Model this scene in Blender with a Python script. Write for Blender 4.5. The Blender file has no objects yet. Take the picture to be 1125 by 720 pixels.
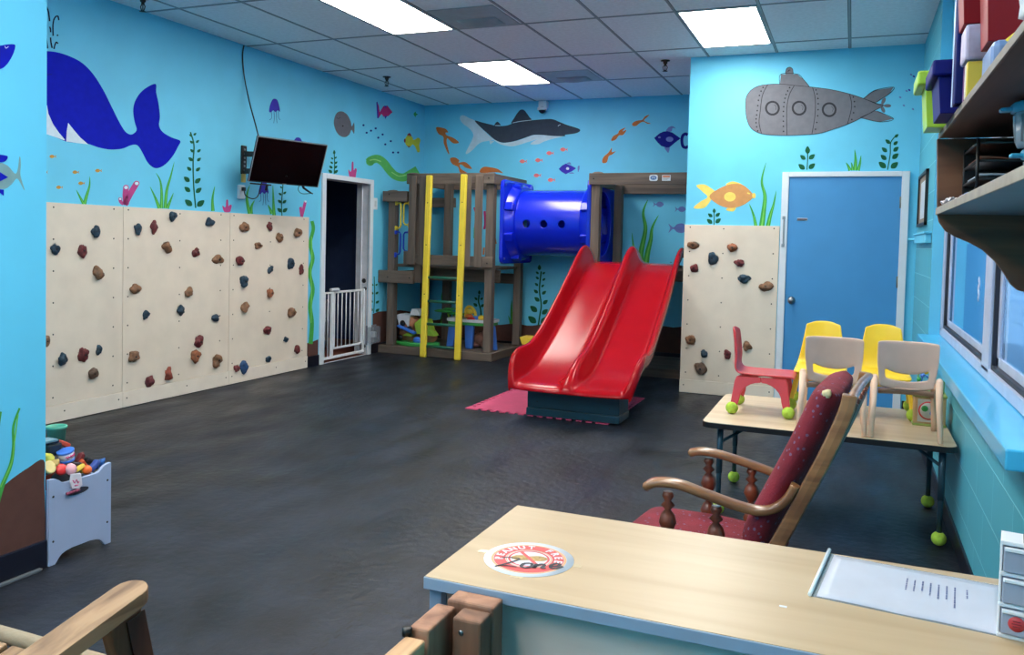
import bpy, bmesh, math, random
from mathutils import Vector, Matrix, noise
from mathutils.geometry import tessellate_polygon
PI=math.pi
scene=bpy.context.scene
COL=scene.collection
R=random.Random(7)

# ---------------------------------------------------------------- camera
F_,CX,CY,YAW,PIT,ROL,CH=917.50348,562.0,299.84019,-0.38681,0.03851,-0.02475,1.4076
CEIL=3.176; XL=-5.344; YB=9.919; XR=0.505; YS=7.984; XS=-1.48
GX,XG0,Y0,GY=0.61373,-4.99861,8.8251,1.2192
def ray(u,v):
    a,b=(u-CX)/F_,-(v-CY)/F_
    s,c=math.sin(ROL),math.cos(ROL); r=a*c+b*s; u2=-a*s+b*c
    s,c=math.sin(PIT),math.cos(PIT); fw=c+u2*s; up=u2*c-s
    s,c=math.sin(YAW),math.cos(YAW); return Vector((r*c+fw*s,-r*s+fw*c,up))
CO=Vector((0,0,CH))
def at(u,v,ax,val):
    d=ray(u,v); i='XYZ'.index(ax); return CO+d*((val-CO[i])/d[i])
fwd=ray(CX,CY); rt=ray(CX+F_,CY)-fwd; up=ray(CX,CY-F_)-fwd
cd=bpy.data.cameras.new('camera'); cam=bpy.data.objects.new('camera',cd); COL.objects.link(cam)
cd.sensor_fit='HORIZONTAL'; cd.sensor_width=36; cd.lens=F_*36/1125
cd.shift_x=(562.5-CX)/1125; cd.shift_y=(CY-360)/1125; cd.clip_start=0.02; cd.clip_end=100
cam.matrix_world=Matrix(((rt.x,up.x,-fwd.x,0),(rt.y,up.y,-fwd.y,0),(rt.z,up.z,-fwd.z,CH),(0,0,0,1)))
scene.camera=cam

# ---------------------------------------------------------------- materials
def lin(c):
    c=c/255
    return c/12.92 if c<=0.04045 else ((c+0.055)/1.055)**2.4
def rgb(t): return (lin(t[0]),lin(t[1]),lin(t[2]),1)
MC={}
def mat(name,c,rough=.5,metal=0,var=.06,scale=8,bump=0,bscale=60,coat=0,emit=0,spec=None,stretch=(1,1,1),trans=0,alpha=1):
    if name in MC: return MC[name]
    m=bpy.data.materials.new(name); m.use_nodes=True; MC[name]=m
    nt=m.node_tree; N=nt.nodes; L=nt.links; b=N['Principled BSDF']
    tc=N.new('ShaderNodeTexCoord'); mp=N.new('ShaderNodeMapping'); mp.inputs['Scale'].default_value=stretch
    L.new(tc.outputs['Object'],mp.inputs[0])
    nz=N.new('ShaderNodeTexNoise'); nz.inputs['Scale'].default_value=scale; nz.inputs['Detail'].default_value=5
    L.new(mp.outputs[0],nz.inputs['Vector'])
    cr=N.new('ShaderNodeValToRGB'); C=rgb(c)
    cr.color_ramp.elements[0].position=.3; cr.color_ramp.elements[1].position=.7
    cr.color_ramp.elements[0].color=tuple(max(0,x*(1-var*2)) for x in C[:3])+(1,)
    cr.color_ramp.elements[1].color=tuple(min(1,x*(1+var)) for x in C[:3])+(1,)
    L.new(nz.outputs[0],cr.inputs[0]); L.new(cr.outputs[0],b.inputs['Base Color'])
    b.inputs['Roughness'].default_value=rough; b.inputs['Metallic'].default_value=metal
    if spec is not None: b.inputs['Specular IOR Level'].default_value=spec
    if coat: b.inputs['Coat Weight'].default_value=coat; b.inputs['Coat Roughness'].default_value=.12
    if trans: b.inputs['Transmission Weight'].default_value=trans
    if alpha<1: b.inputs['Alpha'].default_value=alpha
    if emit:
        b.inputs['Emission Color'].default_value=C; b.inputs['Emission Strength'].default_value=emit
    if bump:
        n2=N.new('ShaderNodeTexNoise'); n2.inputs['Scale'].default_value=bscale; n2.inputs['Detail'].default_value=4
        L.new(mp.outputs[0],n2.inputs['Vector'])
        bp=N.new('ShaderNodeBump'); bp.inputs['Strength'].default_value=bump; bp.inputs['Distance'].default_value=.01
        L.new(n2.outputs[0],bp.inputs['Height']); L.new(bp.outputs[0],b.inputs['Normal'])
    return m
def wood(name,c1,c2,axis=0,scale=6,rough=.5,coat=0,bump=.15):
    if name in MC: return MC[name]
    m=mat(name,c1,rough,coat=coat); nt=m.node_tree; N=nt.nodes; L=nt.links; b=N['Principled BSDF']
    mp=[n for n in N if n.type=='MAPPING'][0]; s=[1,1,1]
    for i in range(3): s[i]=.12 if i==axis else 1.6
    mp.inputs['Scale'].default_value=s
    nz=[n for n in N if n.type=='TEX_NOISE'][0]; nz.inputs['Scale'].default_value=scale*3; nz.inputs['Detail'].default_value=8; nz.inputs['Distortion'].default_value=.6
    cr=[n for n in N if n.type=='VALTORGB'][0]
    cr.color_ramp.elements[0].color=rgb(c2); cr.color_ramp.elements[1].color=rgb(c1)
    cr.color_ramp.elements[0].position=.34; cr.color_ramp.elements[1].position=.62
    bp=N.new('ShaderNodeBump'); bp.inputs['Strength'].default_value=bump; bp.inputs['Distance'].default_value=.004
    L.new(nz.outputs[0],bp.inputs['Height']); L.new(bp.outputs[0],b.inputs['Normal'])
    return m

# ---------------------------------------------------------------- mesh helpers
def nb(): return bmesh.new()
def box(bm,lo,hi,bev=0,mi=0,M=None,seg=2):
    r=bmesh.ops.create_cube(bm,size=1); vs=r['verts']
    c=[(lo[i]+hi[i])/2 for i in range(3)]; s=[abs(hi[i]-lo[i]) for i in range(3)]
    for v in vs: v.co=Vector((v.co[i]*s[i]+c[i] for i in range(3)))
    if bev:
        es=list({e for v in vs for e in v.link_edges})
        rr=bmesh.ops.bevel(bm,geom=es,offset=min(bev,min(s)*.45),segments=seg,affect='EDGES',profile=.5)
        vs=list({v for f in rr['faces'] for v in f.verts}|{v for v in vs if v.is_valid})
        st=vs; seen=set(st)
        while st:
            v=st.pop()
            for e in v.link_edges:
                o=e.other_vert(v)
                if o not in seen: seen.add(o); st.append(o)
        vs=list(seen)
    fs={f for v in vs for f in v.link_faces}
    for f in fs: f.material_index=mi
    if M is not None:
        for v in vs: v.co=M@v.co
    return vs
def frame_of(d):
    d=d.normalized(); a=Vector((0,0,1)) if abs(d.z)<.9 else Vector((1,0,0))
    x=a.cross(d).normalized(); return x,d.cross(x).normalized()
def tube(bm,pts,rad,n=10,mi=0,cap=True,flat=1.0,closed=False,upv=None):
    pts=[Vector(p) for p in pts]; m=len(pts); rings=[]; px=None
    for i,p in enumerate(pts):
        if closed: d=pts[(i+1)%m]-pts[i-1]
        else: d=pts[min(i+1,m-1)]-pts[max(i-1,0)]
        d.normalize()
        if upv is not None: x=Vector(upv).cross(d).normalized(); y=d.cross(x)
        elif px is None: x,y=frame_of(d)
        else:
            x=(px-d*px.dot(d)).normalized(); y=d.cross(x)
        px=x; r=rad[i] if isinstance(rad,(list,tuple)) else rad
        rings.append([bm.verts.new(p+x*math.cos(2*PI*k/n)*r+y*math.sin(2*PI*k/n)*r*flat) for k in range(n)])
    for i in range(m if closed else m-1):
        a,b=rings[i],rings[(i+1)%m]
        for k in range(n):
            f=bm.faces.new((a[k],a[(k+1)%n],b[(k+1)%n],b[k])); f.material_index=mi; f.smooth=True
    if cap and not closed:
        for rg in (rings[0][::-1],rings[-1]):
            f=bm.faces.new(rg); f.material_index=mi
def bar(bm,a,b,w,h,upv=(0,0,1),bev=.003,mi=0):
    a,b=Vector(a),Vector(b); d=(b-a); L=d.length; d.normalize(); u=Vector(upv); x=d.cross(u).normalized(); z=x.cross(d)
    M=Matrix(((x.x,d.x,z.x,0),(x.y,d.y,z.y,0),(x.z,d.z,z.z,0),(0,0,0,1))); M.translation=(a+b)/2
    return box(bm,(-w/2,-L/2,-h/2),(w/2,L/2,h/2),bev,mi,M)
def lathe(bm,prof,c=(0,0,0),n=20,mi=0,axis=(0,0,1)):
    c=Vector(c); ax=Vector(axis).normalized(); x,y=frame_of(ax); rings=[]
    for r,z in prof:
        rings.append([bm.verts.new(c+ax*z+x*math.cos(2*PI*k/n)*max(r,1e-4)+y*math.sin(2*PI*k/n)*max(r,1e-4)) for k in range(n)])
    for a,b in zip(rings,rings[1:]):
        for k in range(n):
            f=bm.faces.new((a[k],a[(k+1)%n],b[(k+1)%n],b[k])); f.material_index=mi; f.smooth=True
    for rg in (rings[0][::-1],rings[-1]):
        f=bm.faces.new(rg); f.material_index=mi
def turned(bm,a,b,prof,n=14,mi=0):
    a,b=Vector(a),Vector(b); d=b-a; L=d.length
    lathe(bm,[(r,t*L) for r,t in prof],a,n,mi,d)
def ball(bm,c,r,sc=(1,1,1),mi=0,sub=2,nz=0,seed=0):
    rr=bmesh.ops.create_icosphere(bm,subdivisions=sub,radius=1)
    for v in rr['verts']:
        k=1+nz*noise.noise(v.co*1.6+Vector((seed,seed*2.3,0))) if nz else 1
        v.co=Vector((v.co[i]*r*sc[i]*k+c[i] for i in range(3)))
        for f in v.link_faces: f.material_index=mi; f.smooth=True
    return rr['verts']
def prism(bm,pts,off,mi=0,smooth=False):
    """closed outline (3D points, planar) extruded by vector off"""
    off=Vector(off); A=[bm.verts.new(Vector(p)) for p in pts]; B=[bm.verts.new(Vector(p)+off) for p in pts]; n=len(pts)
    tr=tessellate_polygon([[Vector(p) for p in pts]])
    for t in tr:
        for S,fl in ((A,0),(B,1)):
            try:
                f=bm.faces.new([S[i] for i in (t if not fl else t[::-1])]); f.material_index=mi
            except ValueError: pass
    for i in range(n):
        f=bm.faces.new((A[i],A[(i+1)%n],B[(i+1)%n],B[i])); f.material_index=mi; f.smooth=smooth
    bmesh.ops.recalc_face_normals(bm,faces=bm.faces[:])
def grid(bm,fn,nu,nv,mi=0,skip=None):
    V=[[bm.verts.new(Vector(fn(i/nu,j/nv))) for i in range(nu+1)] for j in range(nv+1)]
    for j in range(nv):
        for i in range(nu):
            if skip and skip(i,j): continue
            f=bm.faces.new((V[j][i],V[j][i+1],V[j+1][i+1],V[j+1][i])); f.material_index=mi; f.smooth=True
def spline(P,k=5,closed=False):
    P=[Vector(p) for p in P]; n=len(P); out=[]
    for i in range(n if closed else n-1):
        g=(lambda j:P[j%n]) if closed else (lambda j:P[max(0,min(n-1,j))])
        a,b,c,d=g(i-1),g(i),g(i+1),g(i+2)
        for s in range(k):
            t=s/k; out.append(.5*((2*b)+(c-a)*t+(2*a-5*b+4*c-d)*t*t+(3*b-a-3*c+d)*t**3))
    if not closed: out.append(P[-1])
    return out
def wloc(p):
    v=Vector((0,0,0))
    while p is not None: v+=p.location; p=p.parent
    return v
def obj(name,bm,mats,parent=None,solid=0,sub=0,bev=0,smooth=False,soff=0):
    if not isinstance(mats,(list,tuple)): mats=[mats]
    me=bpy.data.meshes.new(name)
    if parent is None:
        xs=[v.co for v in bm.verts]
        o0=Vector(((min(v.x for v in xs)+max(v.x for v in xs))/2,(min(v.y for v in xs)+max(v.y for v in xs))/2,min(v.z for v in xs)))
    else: o0=wloc(parent)
    for v in bm.verts: v.co-=o0
    if smooth:
        for f in bm.faces: f.smooth=True
    bm.to_mesh(me); bm.free()
    for m in mats: me.materials.append(m)
    o=bpy.data.objects.new(name,me); COL.objects.link(o)
    if parent is None: o.location=o0
    else: o.parent=parent
    if solid:
        m=o.modifiers.new('solid','SOLIDIFY'); m.thickness=solid; m.offset=soff
    if bev:
        m=o.modifiers.new('bev','BEVEL'); m.width=bev; m.segments=2; m.limit_method='ANGLE'
    if sub:
        m=o.modifiers.new('sub','SUBSURF'); m.levels=sub; m.render_levels=sub
    return o
def thing(name,label,cat,loc=(0,0,0),group=None):
    o=bpy.data.objects.new(name,None); COL.objects.link(o); o.location=loc; o.empty_display_size=.05
    o['label']=label; o['category']=cat
    if group: o['group']=group
    return o
def tag(o,label,cat,group=None):
    o['label']=label; o['category']=cat
    if group: o['group']=group
    return o
def struct(o): o['kind']='structure'; return o
def dup(o,parent=None,**kw):
    c=o.copy(); COL.objects.link(c)
    if parent is not None: c.parent=parent
    for ch in list(o.children): dup(ch,c)
    for k,v in kw.items():
        if k=='loc': c.location=v
        elif k=='rz': c.rotation_euler=(0,0,v)
        else: c[k]=v
    return c
def Z(ox,oy,s,*p):
    return [(ox+x/s,oy+y/s) for x,y in p]

# ---------------------------------------------------------------- common materials
M_blue =mat('paint_sky_blue',(104,202,236),.6,var=.03,scale=3,bump=.05,bscale=40)
M_teal =mat('paint_teal_block',(84,176,198),.5,var=.05,scale=4,bump=.15,bscale=90)
M_white=mat('paint_white_trim',(214,222,230),.45,var=.02)
M_black=mat('rubber_baseboard',(16,20,36),.35,var=.1)
M_brz =mat('sprinkler_bronze',(70,66,64),.35,metal=.8)
M_dark =mat('black_plastic',(12,12,14),.4,var=.05)
M_steel=mat('brushed_steel',(150,155,160),.3,metal=1,var=.05)
M_ply  =mat('birch_panel',(224,210,192),.6,var=.035,scale=5,bump=.04)
M_screw=mat('dark_screw',(60,55,52),.5,metal=.6)
PC={'whale':(0,20,176),'white':(214,228,240),'green':(70,165,75),'lgreen':(120,205,90),'dgreen':(22,92,60),'pink':(190,75,140),
 'coralpink':(232,120,120),'gold':(196,146,70),'orange':(196,112,60),'shark':(58,68,82),'sharkw':(190,215,228),'purple':(62,54,170),
 'lilac':(108,128,196),'navy':(16,26,130),'grey':(104,104,112),'dgrey':(52,54,60),'sub':(112,114,122),'yellow':(196,196,60),
 'lyellow':(238,214,110),'fishtan':(205,150,96),'magenta':(180,45,110),'eel':(88,180,96),'eell':(150,215,130),'sword':(120,160,168),
 'brown':(92,62,56),'ink':(16,28,60),'dbrown':(60,42,40),'maroon':(130,30,70)}
def pm(c): return mat('mural_'+c,PC[c],.75,var=.05,scale=20,spec=.2)

# ---------------------------------------------------------------- mural painter: paint lies in the wall's own mesh
class Wall:
    def __init__(s,name,ax,val,nrm,base,clampx=None):
        s.name=name; s.ax=ax; s.val=val; s.n=Vector(nrm); s.bm=nb(); s.mats=[base]; s.k=0; s.cl=clampx
    def mi(s,c):
        m=pm(c) if isinstance(c,str) else c
        if m not in s.mats: s.mats.append(m)
        return s.mats.index(m)
    def P(s,p,lay):
        q=at(p[0],p[1],s.ax,s.val)
        if s.cl: q=Vector((max(s.cl[0],min(s.cl[1],q.x)),q.y,q.z)) if s.ax=='Y' else Vector((q.x,max(s.cl[0],min(s.cl[1],q.y)),q.z))
        q.z=max(.002,min(CEIL-.01,q.z))
        return q+s.n*(.0012+.0011*lay)
    def poly(s,pts,c,lay=0,sm=True):
        p2=[Vector((a,b,0)) for a,b in pts]
        if sm: p2=spline(p2,4,True)
        P=[s.P((p.x,p.y),lay) for p in p2]; mi=s.mi(c)
        V=[s.bm.verts.new(p) for p in P]
        for t in tessellate_polygon([P]):
            try: f=s.bm.faces.new([V[i] for i in t])
            except ValueError: continue
            f.material_index=mi; f.normal_update()
            if f.normal.dot(s.n)<0: f.normal_flip()
    def ell(s,x,y,a,b,c,lay=0,rot=0,n=18):
        s.poly([(x+a*math.cos(t)*math.cos(rot)-b*math.sin(t)*math.sin(rot),y+a*math.cos(t)*math.sin(rot)+b*math.sin(t)*math.cos(rot)) for t in [2*PI*i/n for i in range(n)]],c,lay,False)
    def rib(s,pts,w,c,lay=0,w2=None,taper=False,k=6):
        p=spline([Vector((a,b,0)) for a,b in pts],k); n=len(p); mi=s.mi(c); prev=None
        for i,q in enumerate(p):
            d=(p[min(i+1,n-1)]-p[max(i-1,0)]); d.normalize(); t=i/(n-1)
            ww=w*(1-t)**.7 if taper else (w+( (w2 if w2 is not None else w)-w)*t)
            ww=max(ww,.15); nn=Vector((-d.y,d.x,0))*ww/2
            a=s.bm.verts.new(s.P((q.x+nn.x,q.y+nn.y),lay)); b=s.bm.verts.new(s.P((q.x-nn.x,q.y-nn.y),lay))
            if prev:
                f=s.bm.faces.new((prev[0],prev[1],b,a)); f.material_index=mi; f.normal_update()
                if f.normal.dot(s.n)<0: f.normal_flip()
            prev=(a,b)
    def leaf(s,x,y,L,ang,c='dgreen',lay=1):
        w=L*.36; ca,sa=math.cos(ang),math.sin(ang)
        pts=[(-.5,0),(-.2,-.5),(.15,-.45),(.5,0),(.15,.45),(-.2,.5)]
        s.poly([(x+ca*a*L-sa*b*w*1.6,y+sa*a*L+ca*b*w*1.6) for a,b in pts],c,lay)
    def plant(s,stem,leaves,sw=1.2,c='dgreen'):
        s.rib(stem,sw,c,0)
        cx=sum(a for a,b in stem)/len(stem)
        for x,y,L in leaves:
            sgn=1 if x>cx else -1
            if abs(x-cx)<L*.25: s.leaf(x,y,L,-PI/2,c)
            else: s.leaf(x,y,L,(-.7 if sgn>0 else PI+.7),c)
    def blade(s,pts,w,c='green',hl=True):
        s.rib(pts,w,c,0,taper=True)
        if hl and len(pts)>2: s.rib([(a+.1,b) for a,b in pts[:-1]],w*.3,'lgreen',1,taper=True)
    def fish(s,x,y,L,c,d=1,lay=0):
        h=L*.3
        s.poly([(x-d*L*.5,y),(x-d*L*.25,y-h*.8),(x+d*L*.05,y-h*.7),(x+d*L*.25,y-h*.15),(x+d*L*.5,y-h*.8),(x+d*L*.42,y),(x+d*L*.5,y+h*.8),(x+d*L*.25,y+h*.15),(x+d*L*.05,y+h*.7),(x-d*L*.25,y+h*.8)],c,lay)
    def coral(s,x,y,w,h,c='pink'):
        f=[(-.5,-.45),(-.2,-.6),(0,-1.0),(.22,-.6),(.5,-.5)]
        s.poly([(x-w*.3,y),(x-w*.5,y-h*.35),(x-w*.5,y-h*.55),(x-w*.3,y-h*.4),(x-w*.15,y-h*.5),(x-w*.1,y-h),(x+w*.1,y-h),(x+w*.14,y-h*.5),(x+w*.32,y-h*.62),(x+w*.5,y-h*.55),(x+w*.42,y-h*.25),(x+w*.3,y)],c,0)
    def quad(s,pts,mi=0):
        f=s.bm.faces.new([s.bm.verts.new(Vector(p)) for p in pts]); f.material_index=mi; f.normal_update()
        if f.normal.dot(s.n)<0: f.normal_flip()
    def slab(s,lo,hi): box(s.bm,lo,hi)
    def done(s): return struct(obj(s.name,s.bm,s.mats))
def BR(w,pts,c='brown',lay=0,sm=True): w.poly(pts,c,lay,sm)

# ================================================================= ROOM SHELL
def floor_mat():
    m=mat('rubber_floor',(25,31,42),.5,var=.42,scale=3.2,bump=.5,bscale=22,spec=.4)
    nt=m.node_tree; N=nt.nodes; L=nt.links; b=N['Principled BSDF']; cr=[n for n in N if n.type=='VALTORGB'][0]
    tc=[n for n in N if n.type=='TEX_COORD'][0]
    sp=N.new('ShaderNodeSeparateXYZ'); geo=N.new('ShaderNodeNewGeometry'); L.new(geo.outputs['Position'],sp.inputs[0])
    def mth(op,a,b_=None):
        n=N.new('ShaderNodeMath'); n.operation=op
        for i,x in enumerate((a,b_)):
            if x is None: continue
            if isinstance(x,(int,float)): n.inputs[i].default_value=x
            else: L.new(x,n.inputs[i])
        return n.outputs[0]
    def seam(a,o,off):
        w=mth('MULTIPLY',mth('SIGN',mth('SINE',mth('MULTIPLY',o,2*PI/.075))),.010)
        f=mth('FRACT',mth('DIVIDE',mth('ADD',mth('ADD',a,w),off+12.19),1.2192))
        return mth('LESS_THAN',mth('ABSOLUTE',mth('SUBTRACT',f,.5)),.0032)
    s=mth('MAXIMUM',seam(sp.outputs[0],sp.outputs[1],1.64+.6096),seam(sp.outputs[1],sp.outputs[0],.35))
    mx=N.new('ShaderNodeMix'); mx.data_type='RGBA'; L.new(s,mx.inputs[0]); L.new(cr.outputs[0],mx.inputs[6]); mx.inputs[7].default_value=rgb((9,10,13))
    L.new(mx.outputs[2],b.inputs['Base Color'])
    # scuffed sheen
    n3=N.new('ShaderNodeTexNoise'); n3.inputs['Scale'].default_value=4; n3.inputs['Detail'].default_value=6
    mp=N.new('ShaderNodeMapping'); mp.inputs['Scale'].default_value=(1,.35,1); L.new(tc.outputs['Object'],mp.inputs[0]); L.new(mp.outputs[0],n3.inputs['Vector'])
    mr=N.new('ShaderNodeMapRange'); mr.inputs[1].default_value=.3; mr.inputs[2].default_value=.7; mr.inputs[3].default_value=.34; mr.inputs[4].default_value=.62
    L.new(n3.outputs[0],mr.inputs[0]); L.new(mr.outputs[0],b.inputs['Roughness'])
    return m
b=nb(); box(b,(-7.4,-2.6,-.1),(.9,10.1,0)); fl=obj('floor',b,floor_mat()); struct(fl)

def ceil_mat():
    m=mat('ceiling_tile',(242,245,250),.9,var=.04,scale=30,bump=.3,bscale=160)
    nt=m.node_tree; N=nt.nodes; L=nt.links; b=N['Principled BSDF']; cr=[n for n in N if n.type=='VALTORGB'][0]
    geo=N.new('ShaderNodeNewGeometry'); sp=N.new('ShaderNodeSeparateXYZ'); L.new(geo.outputs['Position'],sp.inputs[0])
    def ln(o,off,per,w):
        a=N.new('ShaderNodeMath'); a.operation='ADD'; L.new(o,a.inputs[0]); a.inputs[1].default_value=-off+per*40+per/2
        d=N.new('ShaderNodeMath'); d.operation='MODULO'; L.new(a.outputs[0],d.inputs[0]); d.inputs[1].default_value=per
        s=N.new('ShaderNodeMath'); s.operation='SUBTRACT'; L.new(d.outputs[0],s.inputs[0]); s.inputs[1].default_value=per/2
        q=N.new('ShaderNodeMath'); q.operation='ABSOLUTE'; L.new(s.outputs[0],q.inputs[0])
        r=N.new('ShaderNodeMath'); r.operation='LESS_THAN'; L.new(q.outputs[0],r.inputs[0]); r.inputs[1].default_value=w
        return r.outputs[0]
    mm=N.new('ShaderNodeMath'); mm.operation='MAXIMUM'; L.new(ln(sp.outputs[0],XG0,GX,.0125),mm.inputs[0]); L.new(ln(sp.outputs[1],Y0,GY,.0125),mm.inputs[1])
    mx=N.new('ShaderNodeMix'); mx.data_type='RGBA'; L.new(mm.outputs[0],mx.inputs[0]); L.new(cr.outputs[0],mx.inputs[6]); mx.inputs[7].default_value=rgb((40,44,50))
    L.new(mx.outputs[2],b.inputs['Base Color']); return m
b=nb(); box(b,(-7.4,-2.6,CEIL),(.9,10.1,CEIL+.1)); struct(obj('ceiling',b,ceil_mat()))
b=nb(); Mg=mat('ceiling_grid_metal',(150,158,164),.5)
for j in range(-0,10):
    x=XG0+j*GX
    if x<XR-.03: box(b,(x-.009,-2.5,CEIL-.004),(x+.009,YB if x<XS else YS,CEIL+.001))
for k in range(0,10):
    y=Y0-k*GY
    if y>-2.5: box(b,(XL,y-.009,CEIL-.0045),(XR+.02 if y<YS else XS,y+.009,CEIL+.001))
struct(obj('trim_1',b,Mg))

# ---- left wall with its sea mural
DY0,DY1,DZ=7.675,8.575,2.035
wl=Wall('wall_left','X',XL,(1,0,0),M_blue)
for lo,hi in (((2.46,0),(DY0,CEIL)),((DY1,0),(YB,CEIL)),((DY0,DZ),(DY1,CEIL))):
    box(wl.bm,(XL-.16,lo[0],lo[1]),(XL,hi[0],hi[1]))
q=lambda *p:Z(0,0,3.132,*p)
wl.poly(q((60,190),(100,180),(142,176),(185,178),(230,190),(280,215),(320,255),(355,310),(385,370),(410,420),(430,452),(448,463),(462,458),(470,445),(463,420),(458,385),(462,355),(478,325),(503,302),(535,289),(537,318),(545,355),(550,400),(547,432),(560,455),(590,473),(620,485),(612,505),(597,533),(575,560),(552,576),(530,578),(508,560),(492,530),(478,506),(465,498),(445,502),(420,512),(380,515),(340,508),(300,495),(260,492),(226,487),(190,472),(142,455),(60,430)),'whale',0)
wl.poly(q((60,300),(142,346),(161,363),(166,392),(182,428),(203,458),(222,480),(222,484),(190,472),(142,456),(60,430)),'white',1,False)
wl.poly(q((234,423),(229,450),(227,487),(262,492),(303,497),(276,474),(252,446)),'white',1,False)
wl.rib(q((142,252),(158,257),(178,256)),1.0,'navy',1)
q=lambda *p:Z(0,0,9,*p)
for st in ([(415,42),(430,28),(455,60),(478,120),(490,210)],[(580,200),(572,162),(550,165),(530,200),(522,260),(524,355)],[(385,215),(400,235),(430,290),(455,380),(470,480)],[(498,370),(503,420),(514,475)],[(572,432),(555,418),(540,450),(533,485)],[(490,265),(498,290),(500,320)],[(420,185),(436,205)],[(560,352),(575,346)],[(432,460),(445,475)]):
    wl.rib(q(*st),1.6,'ink',0)
for x,y in Z(0,150,4.6875,(272,103),(228,184),(390,184),(507,176),(420,241),(306,262)): wl.fish(x,y,7.6,'gold',1)
q=lambda *p:Z(0,150,4.6875,*p)
wl.blade(q((434,348),(447,300),(460,255),(462,205)),4.2); wl.blade(q((430,348),(410,310),(392,275)),3.4)
for a,w in (([(642,352),(668,300),(702,242)],6.5),([(650,352),(645,310),(648,262)],6.2),([(636,348),(622,338),(617,322)],3.6)): wl.rib(q(*a),w,'pink',0)
for x,y,r in ((703,242,2.6),(648,263,2.6),(618,322,1.6)): 
    (a,c),=q((x,y)); wl.ell(a,c,r*1.25,r*1.15,'pink',0); wl.ell(a,c,r*.8,r*.7,'white',1)
for st in ([(830,370),(832,300),(825,230),(802,187)],[(850,370),(858,280),(880,200),(897,130)],[(820,370),(800,318),(772,258)],[(860,370),(875,335),(893,290)],[(1096,384),(1094,320),(1106,255)]): wl.blade(q(*st),4)
wl.plant(Z(0,0,3.132,(673,716),(666,640),(664,560),(667,500),(655,455)),[(648/3.132,698/3.132,10),(690/3.132,700/3.132,10)]+[(x/3.132,y/3.132,s) for x,y,s in ((644,652,8),(683,655,8),(642,617,8),(680,622,8),(650,581,6),(681,583,6),(655,548,6),(684,549,5.5),(660,519,5),(684,519,5),(658,489,4.4),(679,487,4.4),(655,466,3.6),(670,462,4))],1.5)
q=lambda *p:Z(240,130,6,*p)
wl.coral(249.5,233,10,13)
def jelly(w,x,y,W,H,c='purple',tent=True):
    w.poly([(x-W/2,y+H*.45),(x-W*.42,y),(x-W*.2,y-H*.42),(x,y-H*.5),(x+W*.25,y-H*.4),(x+W*.42,y),(x+W/2,y+H*.45),(x+W*.3,y+H*.35),(x+W*.1,y+H*.48),(x-W*.12,y+H*.36),(x-W*.3,y+H*.48)],c,0)
    if tent:
        for k in (-.3,-.05,.15,.35): w.rib([(x+W*k,y+H*.4),(x+W*k+.4,y+H*.9),(x+W*k*1.5,y+H*(1.3 if abs(k)<.2 else 1.05))],.45,'navy',0)
jelly(wl,301.5,116,12,15); jelly(wl,327,158,13,14,tent=False); jelly(wl,289.5,206,11,15)
for st in ([(206,630),(190,560),(188,500),(206,440)],[(214,630),(218,580),(238,540)],[(366,640),(362,560),(358,440)],[(352,630),(340,600),(325,570)]): wl.blade(q(*st),4.2)
wl.plant(q((418,645),(415,560),(420,500),(425,430)),[(307,211+20,6.5),(313,231,6.5)]+[(240+x/6,130+y/6,s) for x,y,s in ((402,548,5),(434,550,5),(405,500,4),(436,492,4),(412,455,3))],1)
for a,w in (([(547,650),(560,600),(572,550)],3.2),([(548,640),(543,610),(540,585)],3.0)): wl.rib(q(*a),w,'pink',0)
wl.ell(335.5,221.5,1.2,1.1,'white',1)
wl.plant(q((762,368),(765,300),(762,210)),[(240+x/6,130+y/6,s) for x,y,s in ((736,350,5.2),(774,352,5.2),(740,322,4.4),(772,322,4.4),(745,293,3.6),(774,293,3.8),(748,265,3),(772,260,3),(762,225,4.4))],1)
wl.coral(387.3,195.5,9,17)
q=lambda *p:Z(230,0,3.132,*p)
wl.poly(q((428,425),(432,400),(442,386),(458,384),(475,396),(486,418),(490,435),(498,422),(498,460),(489,447),(482,462),(468,472),(450,468),(436,452)),'grey',0)
wl.rib(q((437,405),(444,408),(450,404)),.5,'dgrey',1); wl.ell(376.5,138.5,.9,.9,'dgrey',1)
wl.poly(q((586,386),(598,366),(612,363),(630,386),(615,400),(600,402),(592,392),(585,402),(582,407),(577,405),(578,380),(574,355),(578,352),(583,365)),'magenta',0,False)
wl.poly(q((574,352),(578,350),(580,380),(582,407),(577,407)),'purple',1,False); wl.poly(q((601,363),(604,372),(612,366)),'purple',1,False); wl.poly(q((602,400),(612,398),(605,410)),'purple',1,False)
wl.poly(q((702,392),(709,384),(711,390),(718,394),(711,397),(709,404),(705,398)),'green',0,False)
wl.ell(*q((687,485))[0],4.6,6.4,'yellow',0); wl.poly(q((695,484),(708,480),(718,474),(726,482),(722,500),(724,520),(716,524),(708,505),(698,495)),'yellow',0)
wl.poly(q((680,466),(688,458),(694,464),(694,470)),'maroon',0); wl.poly(q((680,500),(692,503),(686,508)),'maroon',0); wl.ell(*q((672,484))[0],.9,2.2,'maroon',1)
for x,y in q((530,431),(541,457),(556,450),(572,442),(596,463),(581,474),(624,486),(605,497),(632,525),(649,525)): wl.ell(x,y,1.2,1.1,'navy',0)
q=lambda *p:Z(360,80,6,*p)
wl.rib(q((268,592),(290,575),(330,568),(370,595),(405,640),(445,678),(500,690),(550,665),(592,640)),9,'eel',0); wl.ell(*q((280,586))[0],4.6,4.6,'eel',0)
wl.rib(q((275,578),(310,572),(350,585)),1.2,'eell',1); wl.rib(q((420,655),(470,682),(520,672)),1.0,'eell',1)
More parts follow.
